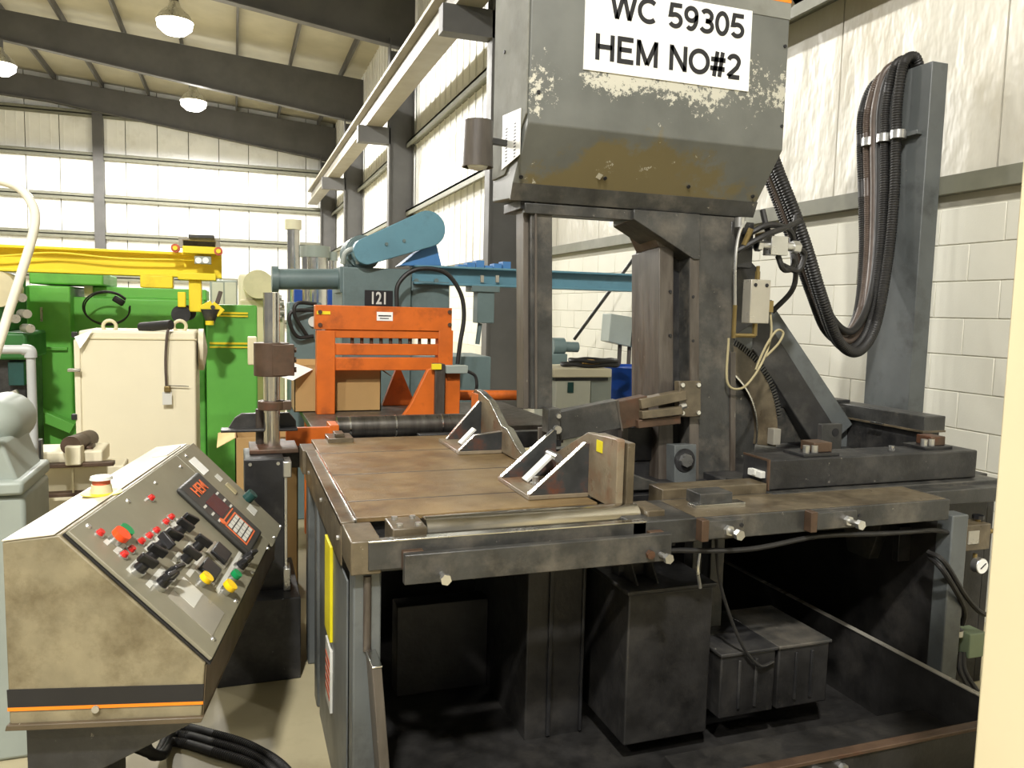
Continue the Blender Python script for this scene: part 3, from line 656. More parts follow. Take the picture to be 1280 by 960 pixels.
# ---- valve cluster at the column
vb = MB().box(1.775, 1.86, 2.44, 2.49, 1.575, 1.735); vb = sp(vb, 'valve_block', 'tag_metal', .003)
for dx in (.018, .067): MB().cyl((1.775+dx, 2.44, 1.715), (1.775+dx, 2.437, 1.715), .007, n=8).obj('screw', 'ink', vb)
MB().cyl((1.815, 2.46, 1.735), (1.815, 2.46, 1.765), .010, n=6).cyl((1.815, 2.46, 1.765), (1.815, 2.46, 1.785), .007, n=8).obj('brass_fitting', 'brass', vb)
MB().cyl((1.815, 2.46, 1.575), (1.815, 2.46, 1.53), .010, n=6).cyl((1.815, 2.46, 1.53), (1.72, 2.455, 1.53), .008, n=8).cyl((1.72, 2.455, 1.52), (1.72, 2.455, 1.64), .008, n=8).obj('brass_fitting', 'brass', vb)
MB().tube([(1.72, 2.455, 1.64), (1.715, 2.46, 1.8), (1.74, 2.48, 1.90), (1.77, 2.49, 1.945)], .006).obj('steel_line', 'zinc', vb)
MB().cyl((1.755, 2.50, 1.96), (1.755, 2.50, 1.925), .018, n=12).obj('cap', 'zinc', vb)
so = sp(MB().box(1.89, 1.955, 2.55, 2.62, 1.615, 1.665), 'sensor', 'saw_black', .003)
MB().box(1.915, 1.957, 2.545, 2.551, 1.618, 1.662).obj('sensor_cap', 'brass', so)
sv = sp(MB().cyl((1.83, 2.50, 1.865), (2.02, 2.50, 1.865), .016, n=14).box(1.88, 1.955, 2.475, 2.525, 1.83, 1.90), 'flow_valve', 'zinc', .002)
MB().cyl((1.83, 2.50, 1.865), (1.85, 2.50, 1.865), .024, n=6).obj('nut', 'zinc', sv); MB().cyl((1.99, 2.50, 1.865), (2.02, 2.50, 1.865), .024, n=6).obj('nut', 'zinc', sv)
sp(MB().tube([(1.955, 2.56, 1.62), (1.95, 2.54, 1.54), (1.90, 2.50, 1.46), (1.83, 2.47, 1.38), (1.76, 2.45, 1.335), (1.70, 2.45, 1.36), (1.70, 2.455, 1.52)], .0045, sub=8), 'signal_cable', 'cable_cream', 0)
sp(MB().tube([(1.90, 2.50, 1.45), (1.95, 2.495, 1.50), (1.97, 2.495, 1.54), (1.94, 2.495, 1.55), (1.90, 2.495, 1.50), (1.87, 2.495, 1.44), (1.85, 2.49, 1.40)], .0045, sub=8), 'signal_cable', 'cable_cream', 0)
for pts in ([(1.80, 2.52, 1.90), (1.88, 2.50, 1.94), (2.0, 2.53, 1.93), (2.07, 2.58, 1.85), (2.09, 2.60, 1.72), (2.04, 2.66, 1.62)],
            [(1.75, 2.50, 1.84), (1.85, 2.47, 1.90), (1.98, 2.52, 1.94), (2.10, 2.60, 1.98)],
            [(2.02, 2.50, 1.865), (2.06, 2.51, 1.84), (2.04, 2.52, 1.78), (1.97, 2.53, 1.80)],
            [(1.93, 2.50, 1.83), (1.96, 2.50, 1.78), (2.05, 2.56, 1.80), (2.07, 2.60, 1.90), (2.10, 2.62, 2.0)],
            [(1.88, 2.54, 2.0), (1.89, 2.52, 1.93), (1.90, 2.50, 1.90)]):
    sp(MB().tube(pts, .011, sub=7), 'hose', 'hose_black', 0)
MB().cyl((1.77, 2.49, 1.86), (1.79, 2.48, 1.92), .011, n=8).cyl((1.86, 2.54, 1.90), (1.90, 2.54, 1.91), .012, n=8).obj('brass_fitting', 'brass', saw)
sp(MB().box(1.74, 1.84, 2.53, 2.60, 1.78, 1.95), 'valve_manifold', 'saw_black', .004)
sp(MB().tube([(1.92, 2.80, 1.40), (2.0, 2.78, 1.385), (2.07, 2.79, 1.41)], .014), 'handle_loop', 'worn_post', 0)
# ---- hose post and drooping hose bundle
hp = sp(MB().box(3.0, 3.095, 2.87, 3.15, (.272)/FK, 2.775), 'hose_post', 'post_grey', .004)
sp(MB().box(2.97, 3.0, 2.90, 3.17, 2.455, 2.475), 'clamp_rail', 'post_grey', .002, hp)
def hose(off, r, rings, mat, dz=0., low=0.):
    k = off
    pts = [(3.06, 3.02+.2*k, 2.74+dz), (3.02, 3.04+.3*k, 2.80+dz), (2.955, 3.06+.45*k, 2.76+dz), (2.94, 3.08+.55*k, 2.62), (2.945, 3.08+.55*k, 2.46), (2.945, 3.06+.5*k, 2.20),
           (2.92, 3.03+.4*k, 1.90), (2.82, 2.96+.3*k, 1.58+low), (2.66, 2.88+.25*k, 1.455+low), (2.48, 2.80+.22*k, 1.50+low), (2.33, 2.74+.2*k, 1.68+low*.6), (2.22, 2.74+.2*k, 1.92), (2.13, 2.78+.2*k, 2.15), (2.03, 2.84+.15*k, 2.40), (1.80, 2.84+.1*k, 2.55)]
    return sp(MB().tube(pts, r, n=10, rings=rings, sub=7), 'hydraulic_hose', mat, 0)
hose(-.15, .024, .012, 'hose_black', .03)
hose(-.02, .021, .011, 'hose_black', .03, .012)
hose(.10, .019, 0, 'hose_brown', .02, .045)
hose(.19, .018, .010, 'hose_brown', .0, .07)
hose(.04, .017, 0, 'hose_black', .0, .09)
hose(.26, .020, .011, 'hose_black', -.02, .05)
for k, y in enumerate((2.985, 3.07, 3.165)):
    sp(MB().cyl((2.944, y, 2.445), (2.944, y, 2.485), .036, n=14), 'hose_clamp', 'zinc', .002, hp)
FRAME[0] = None
# ---- base frame under the table
lg = sp(MB().box(.312, .392, 2.19, 2.27, 0, .856), 'front_leg', 'post_grey', .006)
sp(MB().cyl((.352, 2.19, .62), (.352, 2.19, .84), .012, n=10), 'weld_line', 'worn_post', 0, lg)
sp(MB().box(.306, .312, 2.28, 3.05, 0, .80), 'side_panel', 'post_grey', .002)
sp(MB().box(.296, .306, 2.62, 2.78, .47, .80), 'yellow_tape', 'yellow_tape', .001)
wlb = sp(MB().box(.297, .306, 2.62, 2.76, .22, .44), 'warning_label', 'tag_white', .001)
for i in range(5): MB().box(.2955, .2975, 2.63, 2.75, .26+i*.03, .275+i*.03).obj('print_line', 'label_red', wlb)
sp(MB().box(.30, .37, 3.10, 3.20, 0, .84).box(.30, .36, 3.50, 3.60, 0, .84), 'rear_leg', 'post_grey', .008)
kb = sp(MB().prism([(.345, .625), (.372, .625), (.425, .0), (.395, .0)], 'y', 2.06, 2.17), 'kick_bar', 'worn_post', .003)
sp(MB().box(.345, .374, 2.058, 2.172, .625, .631), 'kick_bar_top', 'bright_edge', .002, kb)
sp(MB().box(3.1, 3.14, 2.5, 3.66, 0, .86), 'side_skirt', 'pit_black', .004)
sp(MB().box(.40, 3.14, 3.62, 3.66, 0, .90), 'back_panel', 'pit_black', .004)
tray = sp(MB().box(.42, 2.38, 1.80, 3.62, .02, .05), 'sump_floor', 'pit_black', .003)
sp(MB().box(2.37, 2.385, 1.76, 3.62, .0, .34), 'sump_wall', 'pit_black', .002)
sp(MB().box(2.366, 2.389, 1.76, 3.62, .338, .343), 'sump_rim', 'tag_metal', .001)
sp(MB().box(1.30, 2.38, 1.735, 1.76, 0, .33), 'sump_front', 'pit_black', .002)
sp(MB().box(1.30, 2.39, 1.728, 1.762, .33, .342), 'sump_rim', 'rust_steel', .002)
sp(MB().prism([(.30+1.0, 1.76), (2.37, 1.76), (2.37, 2.12), (1.30, 2.12)], 'z', .05, .18), 'sump_ledge', 'pit_black', .004)
sp(MB().box(.98, 1.21, 2.55, 3.2, 0, .80), 'pedestal', 'pit_black', .006)
sp(MB().box(1.19, 1.20, 2.535, 2.55, .06, .80).box(1.06, 1.075, 2.535, 2.55, .06, .80), 'pedestal_rib', 'saw_black', .002)
sp(MB().box(.60, .98, 3.0, 3.1, .05, .42), 'chip_chute', 'pit_black', .004)
cb = sp(MB().box(1.25, 1.58, 2.30, 2.66, .12, .655), 'coolant_tank', 'pit_black', .006)
sp(MB().box(1.24, 1.59, 2.29, 2.67, .655, .67), 'tank_lid', 'saw_black', .004, cb)
for x in (1.30, 1.38): sp(MB().prism([(2.34, .67), (2.44, .67), (2.44, .79)], 'x', x, x+.006), 'lid_gusset', 'saw_dark', 0, cb)
sp(MB().box(1.28, 1.42, 2.44, 2.5, .67, .87), 'tank_hanger', 'saw_dark', .003, cb)
for x0, x1 in ((1.615, 1.845), (1.86, 2.085)):
    b = sp(MB().box(x0, x1, 2.28, 2.62, .17, .40), 'motor_box', 'pit_black', .006)
    sp(MB().box(x0-.006, x1+.006, 2.272, 2.63, .40, .412), 'box_lid', 'saw_dark' if x0 > 1.8 else 'saw_black', .003, b)
    for dx in (.07, .14): sp(MB().box(x0+dx, x0+dx+.01, 2.272, 2.28, .20, .38), 'box_rib', 'saw_black', .002, b)
sp(MB().box(1.70, 1.76, 2.5, 2.58, .41, .87).box(1.62, 1.66, 2.5, 2.56, .5, .87), 'hanger_post', 'saw_dark', .003)
sp(MB().box(2.55, 2.57, 2.26, 3.60, .0, .872), 'base_panel', 'pit_black', .004)
sp(MB().prism([(2.45, .872), (2.75, .872), (2.66, .60), (2.54, .60)], 'x', 2.50, 2.55), 'base_gusset', 'saw_dark', .003)
sp(MB().box(2.49, 2.55, 2.38, 2.41, .64, .78), 'slot_bar', 'saw_black', .002)
sp(MB().box(2.545, 2.625, 2.19, 2.26, 0, .872), 'end_leg', 'post_grey', .005)
sp(MB().box(2.555, 3.0, 2.42, 2.46, 0, .872), 'end_panel', 'pit_black', .004)
# regulator and gauge beside the end leg
YR = 2.24
def rb_(px0, py0, px1, py1, d=.08, y=YR): return pbox(px0, py0, px1, py1, y, d)
rg = sp(rb_(1206, 656, 1238, 688), 'regulator', 'oily_steel', .004)
rb_(1211, 664, 1224, 680, .004, YR-.004).obj('regulator_plate', 'tag_metal', rg)
c = P(1222, 656, y=YR+.04); MB().cyl(c, c+Vector((0,0,.03)), .010, n=8).obj('brass_fitting', 'brass', rg); MB().cyl(c+Vector((0,0,.025)), c+Vector((0,0,.04)), .022, n=8).obj('knob', 'knob_black', rg)
c = P(1236, 664, y=YR+.04); MB().cyl(c, c+Vector((.05,0,0)), .010, n=8).obj('brass_fitting', 'brass', rg)
c = P(1228, 708, y=YR-.01); ga_ = sp(MB().cyl(c, c+Vector((0,.03,0)), .031, n=24), 'pressure_gauge', 'zinc', .002)
MB().cyl(c, c-Vector((0,.002,0)), .028, n=24).obj('dial', 'sign_white', ga_); MB().bar(c+Vector((-.012,-.003,-.008)), c+Vector((.014,-.003,.012)), .002, .005, (0,1,0)).obj('needle', 'ink', ga_)
c = P(1219, 692, y=YR+.02); MB().cyl(c, c-Vector((0,0,.04)), .008, n=8).obj('gauge_stem', 'brass', ga_)
c = P(1200, 793, y=YR); fl_ = sp(MB().cyl(c+Vector((0,.03,-.09)), c+Vector((0,.03,.10)), .022, n=16), 'air_filter', 'saw_dark', .002)
MB().cyl(c+Vector((0,.03,-.012)), c+Vector((0,.03,.012)), .035, n=16).obj('filter_ring', 'zinc', fl_)
sp(rb_(1212, 792, 1232, 822), 'solenoid', 'pale_green', .004)
for pts in ([P(1160, 690, y=2.22), P(1180, 702, y=2.16), P(1205, 742, y=2.18), P(1225, 765, y=2.20), P(1245, 770, y=2.24)],
            [P(1162, 696, y=2.22), P(1178, 712, y=2.15), P(1200, 748, y=2.17), P(1206, 766, y=2.22), P(1203, 780, y=2.26)],
            [P(1199, 815, y=2.26), P(1199, 835, y=2.24), P(1206, 852, y=2.22), P(1215, 866, y=2.2)],
            [P(1204, 815, y=2.26), P(1205, 835, y=2.24), P(1212, 850, y=2.22), P(1222, 864, y=2.2)]):
    sp(MB().tube(pts, .010), 'hose', 'hose_black', 0)
sp(MB().tube([(1.30, 2.17, .845), (1.6, 2.15, .83), (1.9, 2.16, .85), (2.2, 2.17, .835), (2.46, 2.20, .82), (2.56, 2.21, .80)], .009), 'hose', 'hose_black', 0)
sp(MB().tube([(1.58, 2.3, .85), (1.56, 2.25, .74), (1.60, 2.26, .62), (1.68, 2.26, .45), (1.76, 2.26, .36), (1.83, 2.27, .36)], .006), 'hose', 'hose_black', 0)
sp(MB().tube([(1.49, 2.26, .80), (1.48, 2.25, .74), (1.50, 2.26, .67)], .006), 'hose', 'zinc', 0)
sp(MB().tube([(2.38, 1.70, .12), (2.1, 1.68, .10), (1.7, 1.66, .12), (1.4, 1.64, .09)], .014).tube([(2.38, 1.70, .17), (2.1, 1.69, .16), (1.7, 1.68, .17), (1.4, 1.67, .15)], .012), 'sump_hose', 'hose_black', 0)
for x in (1.58, 1.66): bolt(saw, (x, 1.735, .30), (0,-1,0), .014, .014)
# ================================================================ control console
AZ = math.radians(10.3)
cO = Vector((-.391, 2.065, 0))
cL = Vector((math.sin(AZ), math.cos(AZ), 0)); cW = Vector((math.cos(AZ), -math.sin(AZ), 0)); UP = Vector((0,0,1))
def K(w, l, z): return cO+cW*w+cL*l+UP*z
con = thing('control_console', 'beige sloped control console with knobs, buttons and an orange stripe', 'control console', K(.1, .6, 0))
def cprism(pts, l0, l1, name, mat, parent=None, bevel=.004):
    n = len(pts); vs = [K(p[0], l0, p[1]) for p in pts]+[K(p[0], l1, p[1]) for p in pts]
    fs = [list(range(n)), list(range(n, 2*n))[::-1]]+[(i, n+i, n+(i+1) % n, (i+1) % n) for i in range(n)]
    return MB().add(vs, fs).obj(name, mat, parent or con, bevel)
A2 = Vector((0, 1.05)); B2 = Vector((.326, .717)); dU = (B2-A2).normalized(); nP = Vector((-dU.y, dU.x))   # slope direction and outward normal
if nP.x < 0: nP = -nP
CL = 1.26
cprism([(-.126, 1.034), (-.002, 1.048), (.322, .717), (.313, .578), (-.124, .584)], 0, CL, 'cabinet', 'console')
cprism([(-.127, 1.035), (-.012, 1.048), (-.012, 1.051), (-.127, 1.038)], .0, CL, 'top_cover', 'console_top', bevel=.001)
cprism([(.3235, .712), (.3145, .58), (.3165, .58), (.3255, .712)], .0, CL, 'under_panel', 'console_under', bevel=0)
cprism([(-.126, .676), (.320, .666), (.3165, .623), (-.125, .632)], -.003, 0, 'black_stripe', 'stripe_black', bevel=0)
cprism([(-.126, .632), (.3175, .623), (.317, .615), (-.126, .623)], -.003, 0, 'orange_stripe', 'stripe_orange', bevel=0)
cprism([(-.126, .592), (.320, .586), (.313, .572), (-.130, .578)], -.012, CL, 'bottom_flange', 'console_under', bevel=.002)
b = K(.07, -.003, .618); MB().cyl(b, b-cL*.005, .009, n=10).obj('screw', 'tag_metal', con)
b = K(-.10, -.003, .585); MB().cyl(b, b-cL*.005, .007, n=10).obj('screw', 'tag_metal', con)
cprism([(-.11, .574), (.305, .574), (.30, .55), (.04, .42), (-.06, .36), (-.06, 0), (-.11, 0)], .05, .62, 'pedestal', 'saw_black')
cprism([(-.16, .0), (.12, .0), (.12, .012), (-.16, .012)], .0, .70, 'pedestal_foot', 'saw_black')
# sloped panel
def Q(u, l, h=0.): 
    p = A2+dU*u+nP*h; return K(p.x, l, p.y)
NP = cW*nP.x+UP*nP.y; DU = cW*dU.x+UP*dU.y
def slab(u0, u1, l0, l1, h0, h1, name, mat, parent=None, bevel=.001):
    vs = [Q(u0,l0,h0), Q(u0,l1,h0), Q(u1,l1,h0), Q(u1,l0,h0), Q(u0,l0,h1), Q(u0,l1,h1), Q(u1,l1,h1), Q(u1,l0,h1)]
    return MB().add(vs, [(3,2,1,0),(4,5,6,7),(0,1,5,4),(1,2,6,5),(2,3,7,6),(3,0,4,7)]).obj(name, mat, parent or con, bevel)
pn = slab(.006, .468, .012, .99, .004, .014, 'control_panel', 'console_panel', bevel=.002)
pf = slab(.006, .485, .995, 1.25, .004, .014, 'side_panel', 'console_panel', bevel=.002)
slab(.004, .474, .006, 1.0, .0, .004, 'panel_gasket', 'stripe_black', bevel=0)
H = .014
def rnd(u, l, r, h, mat, name, parent=None, r2=None, n=16, h0=0.):
    a = Q(u, l, H+h0); return MB().cyl(a, a+NP*h, r, r2, n=n).obj(name, mat, parent or pn)
for u, l in ((.026,.098),(.035,.382),(.041,.638),(.049,.927),(.471,.926),(.46,.635),(.454,.372),(.446,.091)): rnd(u, l, .008, .005, 'zinc', 'screw', n=10, r2=.006)
for u, l in ((.474,1.072),(.478,1.235),(.03,1.06)): rnd(u, l, .008, .005, 'zinc', 'screw', pf, n=10, r2=.006)
def pilot(u, l, mat='button_red', r=.011):
    o = rnd(u, l, r, .014, mat, 'pilot_light', r2=r*.75); rnd(u, l, r*1.25, .004, 'zinc', 'ring', o)
for u, l in ((.057,.103),(.136,.102),(.139,.153),(.142,.23),(.146,.291),(.149,.352),(.150,.446),(.151,.503),(.069,.508)): pilot(u, l)
def push(u, l, mat, r=.022, h=.03):
    o = rnd(u, l, r*.8, h*.6, 'zinc', 'push_button', n=18); rnd(u, l, r, h*.5, mat, 'button_cap', o, h0=h*.55, n=18)
push(.095, .132, 'button_orange', .023, .032); push(.095, .182, 'button_green', .020, .026)
push(.339, .298, 'button_yellow', .019, .03); push(.409, .365, 'button_yellow', .020, .032); push(.409, .468, 'button_green', .016, .03)
def knob(u, l, ang=25):
    o = rnd(u, l, .020, .012, 'zinc', 'selector_switch', n=18); rnd(u, l, .017, .022, 'knob_black', 'knob_base', o, h0=.01, n=18, r2=.015)
    c = Q(u, l, H+.040); d = (DU*math.cos(math.radians(ang))+cL*math.sin(math.radians(ang)))*.026
    MB().bar(c-d, c+d, .013, .024, NP).obj('lever', 'knob_black', o, .003)
for u, l, a in ((.188,.086,30),(.188,.173,30),(.187,.261,-20),(.191,.328,35),(.196,.441,20),(.195,.507,40),(.254,.109,80),(.257,.175,75),(.263,.319,20),(.267,.445,20),(.411,.575,80),(.416,.655,75)): knob(u, l, a)
for u0, u1, l0, l1 in ((.078,.092,.09,.115),(.11,.125,.09,.16),(.165,.18,.06,.20),(.160,.178,.22,.36),(.165,.18,.41,.54),(.225,.24,.07,.21),(.235,.25,.28,.36),(.24,.252,.41,.48),(.29,.305,.28,.48),(.060,.066,.47,.50)):
    slab(u0, u1, l0, l1, H, H+.0015, 'legend_plate', 'tag_white', pn, 0)
slab(.385, .398, .33, .70, H, H+.0015, 'legend_plate', 'tag_white', pn, 0)
for l in (.398, .555):
    o = slab(.30, .375, l-.06, l+.06, H, H+.003, 'gauge_plate', 'tag_metal', pn, .001)
    slab(.308, .367, l-.048, l+.048, H+.003, H+.016, 'rocker', 'knob_black', o, .004)
slab(.288, .44, .10, .255, H, H+.0018, 'data_plate', 'tag_metal', pn, 0)
slab(.29, .36, .15, .25, H+.0018, H+.003, 'note', 'tag_white', pn, 0)
bz = slab(.10, .42, .70, .965, H, H+.020, 'display_unit', 'bezel', pn, .012)
h2 = H+.0205
slab(.195, .27, .765, .90, h2, h2+.001, 'screen', 'screen', bz, 0)
text_mesh('lettering', 'HEM', .062, 'print_orange', bz, Q(.150, .83, h2), cL, -DU, bold=.0006, xs=1.15)
kp = slab(.292, .392, .735, .905, h2, h2+.001, 'keypad', 'print_orange', bz, 0)
slab(.298, .386, .745, .895, h2+.001, h2+.0015, 'key_field', 'bezel', kp, 0)
for i in range(4):
    for j in range(4): slab(.302+i*.021, .318+i*.021, .75+j*.037, .78+j*.037, h2+.0015, h2+.0025, 'key', 'tag_white', kp, 0)
for u in (.20, .235, .265):
    for l in (.735, .925): slab(u, u+.008, l-.016, l+.016, h2, h2+.001, 'key_mark', 'tag_white', bz, 0)
slab(.277, .282, .75, .92, h2, h2+.001, 'orange_mark', 'print_orange', bz, 0); rnd(.279, .745, .014, .003, 'print_orange', 'dial_mark', bz, h0=.02)
o = slab(.05, .125, 1.04, 1.12, H, H+.002, 'white_label', 'sign_white', pf, 0)
slab(.155, .185, 1.12, 1.165, H, H+.002, 'white_label', 'tag_white', pf, 0)
slab(.205, .26, 1.125, 1.165, H, H+.006, 'oval_cover', 'cable_cream', pf, .005)
o = rnd(.305, 1.19, .022, .035, 'teal_dark', 'selector_switch', pf); slab(.325, .365, 1.10, 1.17, H, H+.002, 'legend_plate', 'tag_white', pf, 0)
# mushroom button on the console top
eb = P(127, 616, z=1.048); 
sb_ = MB().cyl(eb, eb+UP*.026, .030, .026, n=18).obj('button_base', 'beige', con)
MB().cyl(eb+UP*.024, eb+UP*.040, .024, n=18).obj('button_neck', 'label_red', sb_); MB().cyl(eb+UP*.040, eb+UP*.049, .031, .028, n=18).obj('button_cap', 'tag_white', sb_)
MB().cyl(eb, eb+UP*.002, .055, n=24).obj('yellow_ring', 'yellow_tape', sb_)
cprism([(-.07, 1.044), (-.02, 1.050), (-.02, 1.054), (-.07, 1.048)], 1.0, 1.2, 'name_plate', 'tag_white', bevel=0)
# cables on the floor
for k in range(3):
    pts = [K(-.02, .60-.05*k, .25), K(.0+.01*k, .72, .08), (-.22+.0*k, 3.06-.05*k, .02), (-.08, 2.97-.06*k, .02), (.06, 2.83-.06*k, .02), (.17-.02*k, 2.62-.05*k, .02), (.22-.04*k, 2.25, .02)]
    MB().tube(pts, .017, n=10, rings=.009).obj('conduit', 'hose_black', con)
# ================================================================ stand with chrome post
stn = thing('post_stand', 'black steel stand carrying a chrome post with brown clamp collars', 'stand', (.12, 3.6, 0))
def pt(m, name, mat, par, bevel=.004): return m.obj(name, mat, par, bevel)
pt(MB().box(.036, .200, 3.50, 3.80, .34, .94), 'stand_box', 'saw_black', stn)
for x in (.06, .175): bolt(stn, (x, 3.50, .92), (0,-1,0), .008, .006)
pt(MB().box(.195, .23, 3.48, 3.60, .86, .93).box(.195, .225, 3.47, 3.56, .36, .46), 'bracket', 'zinc', stn)
pt(MB().box(.20, .212, 3.49, 3.51, .36, .93), 'edge_strip', 'zinc', stn, .002)
pt(MB().box(-.08, .26, 3.38, 3.95, 0, .36), 'stand_base', 'saw_black', stn)
pt(MB().box(.06, .27, 3.62, 3.86, .94, .96), 'post_foot', 'rust_steel', stn)
pp_ = pt(MB().cyl((.160, 3.74, .955), (.160, 3.74, 1.655), .036, n=28), 'chrome_post', 'chrome', stn, 0)
cr = pt(MB().cyl((.160, 3.74, 1.28), (.160, 3.74, 1.43), .078, n=28).box(.16, .255, 3.66, 3.76, 1.285, 1.425), 'clamp_collar', 'rust_steel', stn, .003)
for z in (1.31, 1.355, 1.40): MB().cyl((.255, 3.70, z), (.266, 3.70, z), .012, n=8).obj('bolt', 'rust_steel', cr)
pt(MB().box(.06, .10, 3.85, 3.95, 1.32, 1.45), 'collar_lug', 'beige', stn)
cr = pt(MB().cyl((.160, 3.74, 1.125), (.160, 3.74, 1.165), .062, n=28).box(.16, .245, 3.70, 3.76, 1.125, 1.165), 'clamp_collar', 'rust_steel', stn, .003)
pt(MB().prism([(-.03, 1.03), (.0, 1.08), (.03, 1.10), (.24, 1.10), (.272, 1.06), (.272, 1.03)], 'y', 3.80, 3.83).box(-.06, .275, 3.74, 3.83, 1.022, 1.034), 'shelf_plate', 'saw_black', stn, .003)
MB().cyl((.11, 3.80, .96), (.11, 3.80, 1.12), .02, n=14).obj('side_rod', 'worn_post', stn)
# ================================================================ cardboard boxes
def carton(name, x0, x1, y0, y1, z0, z1, label, mat='cardboard', flaps=True):
    t = thing(name, label, 'box', ((x0+x1)/2, (y0+y1)/2, z0)); w = .006
    for k, a in enumerate(((x0, x1, y0, y0+w), (x0, x1, y1-w, y1), (x0, x0+w, y0, y1), (x1-w, x1, y0, y1))): MB().box(*a, z0, z1).obj('side', mat, t)
    MB().box(x0, x1, y0, y1, z0, z0+w).obj('bottom', mat, t)
    if flaps:
        d = (y1-y0)*.35
        if z0 < .5: MB().quadbox([(x0, y0, z1), (x0, y1, z1), (x0-.09, y1, z1-.03), (x0-.09, y0, z1-.05)], (0,0,1), .004).obj('flap', 'cardboard_pale', t)
        MB().quadbox([(x1, y0, z1), (x1, y1, z1), (x1+.08, y1, z1-.05), (x1+.08, y0, z1-.06)], (0,0,1), .004).obj('flap', mat, t)
        MB().quadbox([(x0, y1, z1), (x1, y1, z1), (x1, y1+.04, z1+.04), (x0, y1+.04, z1+.04)], (0,-.5,1), .004).obj('flap', mat, t)
    return t
carton('cardboard_box', .0, .32, 4.34, 4.70, 0, .90, 'tall open cardboard box behind the black post stand')
#==BACK==
# ================================================================ orange outfeed conveyor with box
oc = thing('outfeed_conveyor', 'orange steel roller conveyor with upright gate frame behind the saw table', 'conveyor', (1.0, 5.2, 0))
YO = 5.2
pt(pbox(394, 383, 565, 413, YO, .10), 'top_beam', 'orange', oc)
pt(pbox(408, 413, 558, 423, YO+.01, .08), 'gate_bar', 'orange', oc)
for a, b in ((430, 444), (447, 463)): pt(pbox(418, a, 548, b, YO+.02, .06), 'gate_bar', 'orange', oc)
zb = .90
for a, b in ((396, 419), (548, 566)): pt(pbox(a, 413, b, 495, YO, .10, z0=zb), 'upright', 'orange', oc)
lb = pt(pbox(471, 390, 491, 401, YO-.004, .004), 'label', 'sign_white', oc, 0); pbox(473, 394, 489, 395.5, YO-.006, .002).obj('print_line', 'ink', lb); pbox(475, 397.5, 486, 398.5, YO-.006, .002).obj('print_line', 'ink', lb)
pt(pbox(396, 389, 413, 393, YO-.004, .004), 'yellow_mark', 'yellow', oc, 0)
for k in range(9): 
    p = P(440+k*12, 426, y=YO+.06); MB().cyl((p.x, YO+.05, p.z-.03), (p.x, YO+.05, p.z+.06), .012, n=8).obj('guide_pin', 'rust_steel', oc)
for px in (400, 562): 
    for py in (390, 406): p = P(px, py, y=YO); MB().cyl((p.x, YO, p.z), (p.x, YO-.01, p.z), .014, n=8).obj('bolt', 'rust_steel', oc)
pt(MB().box(.42, 1.95, 4.55, 5.75, .86, .90), 'bed', 'worn_post', oc)
for x in (.46, 1.86):
    for y in (4.62, 5.6): pt(MB().box(x, x+.07, y, y+.07, 0, .86), 'leg', 'orange', oc)
pt(MB().box(.42, 1.95, 4.52, 4.55, .78, .90), 'front_rail', 'worn_post', oc)
# triangular orange side bracket with dark slide plate
a = P(498, 515, y=4.75); b = P(537, 515, y=4.75); c = P(545, 458, y=4.75)
pt(MB().prism([(a.x, .90), (b.x+.05, .90), (c.x, c.z), (c.x-.05, c.z-.02), (b.x-.12, a.z+.04)], 'y', 4.75, 4.80), 'side_bracket', 'orange', oc)
pt(pbox(544, 455, 556, 517, 4.72, .10, z0=.90), 'slide_plate', 'worn_post', oc)
pt(pbox(557, 462, 575, 517, 4.76, .08, z0=.90), 'slide_guard', 'orange', oc)
pt(pbox(540, 455, 552, 462, 4.71, .02), 'yellow_tag', 'yellow', oc, .001)
sw = pt(pbox(558, 457, 585, 467, 4.70, .06), 'limit_switch', 'machine_grey', oc)
a = P(590, 466, y=4.7); MB().tube([P(585, 464, y=4.7), P(594, 470, y=4.7), P(596, 482, y=4.7), P(594, 490, y=4.72)], .010).obj('cable', 'hose_black', sw)
a = P(574, 494, y=5.0); b = P(652, 494, y=5.0); pt(MB().cyl(a, b, .034, n=16), 'orange_tube', 'orange', oc, 0)
a = P(640, 494, y=5.0); b = P(672, 494, y=5.0); MB().cyl(a, b, .020, n=12).obj('tube_rod', 'saw_black', oc)
a = P(490, 500, y=5.6); pt(MB().prism([(P(478, 500, y=5.6).x, .90), (P(498, 454, y=5.6).x, P(498, 454, y=5.6).z), (P(520, 500, y=5.6).x, .90)], 'y', 5.6, 5.65), 'side_bracket', 'orange', oc)
carton('cardboard_box', P(368, 500, y=5.33).x, P(476, 500, y=5.33).x, 5.33, 5.62, .901, P(430, 461, y=5.33).z, 'open cardboard box on the orange conveyor with white paper inside')
o = MB().quadbox([P(352, 472, y=5.25), P(366, 476, y=5.22), P(391, 462, y=5.318), P(364, 453, y=5.32)], (0,-.6,1), .003).obj('paper_sheet', 'sign_white'); tag(o, 'crumpled white paper sheet sticking out of the open cardboard box', 'paper')
o.location.z += .0
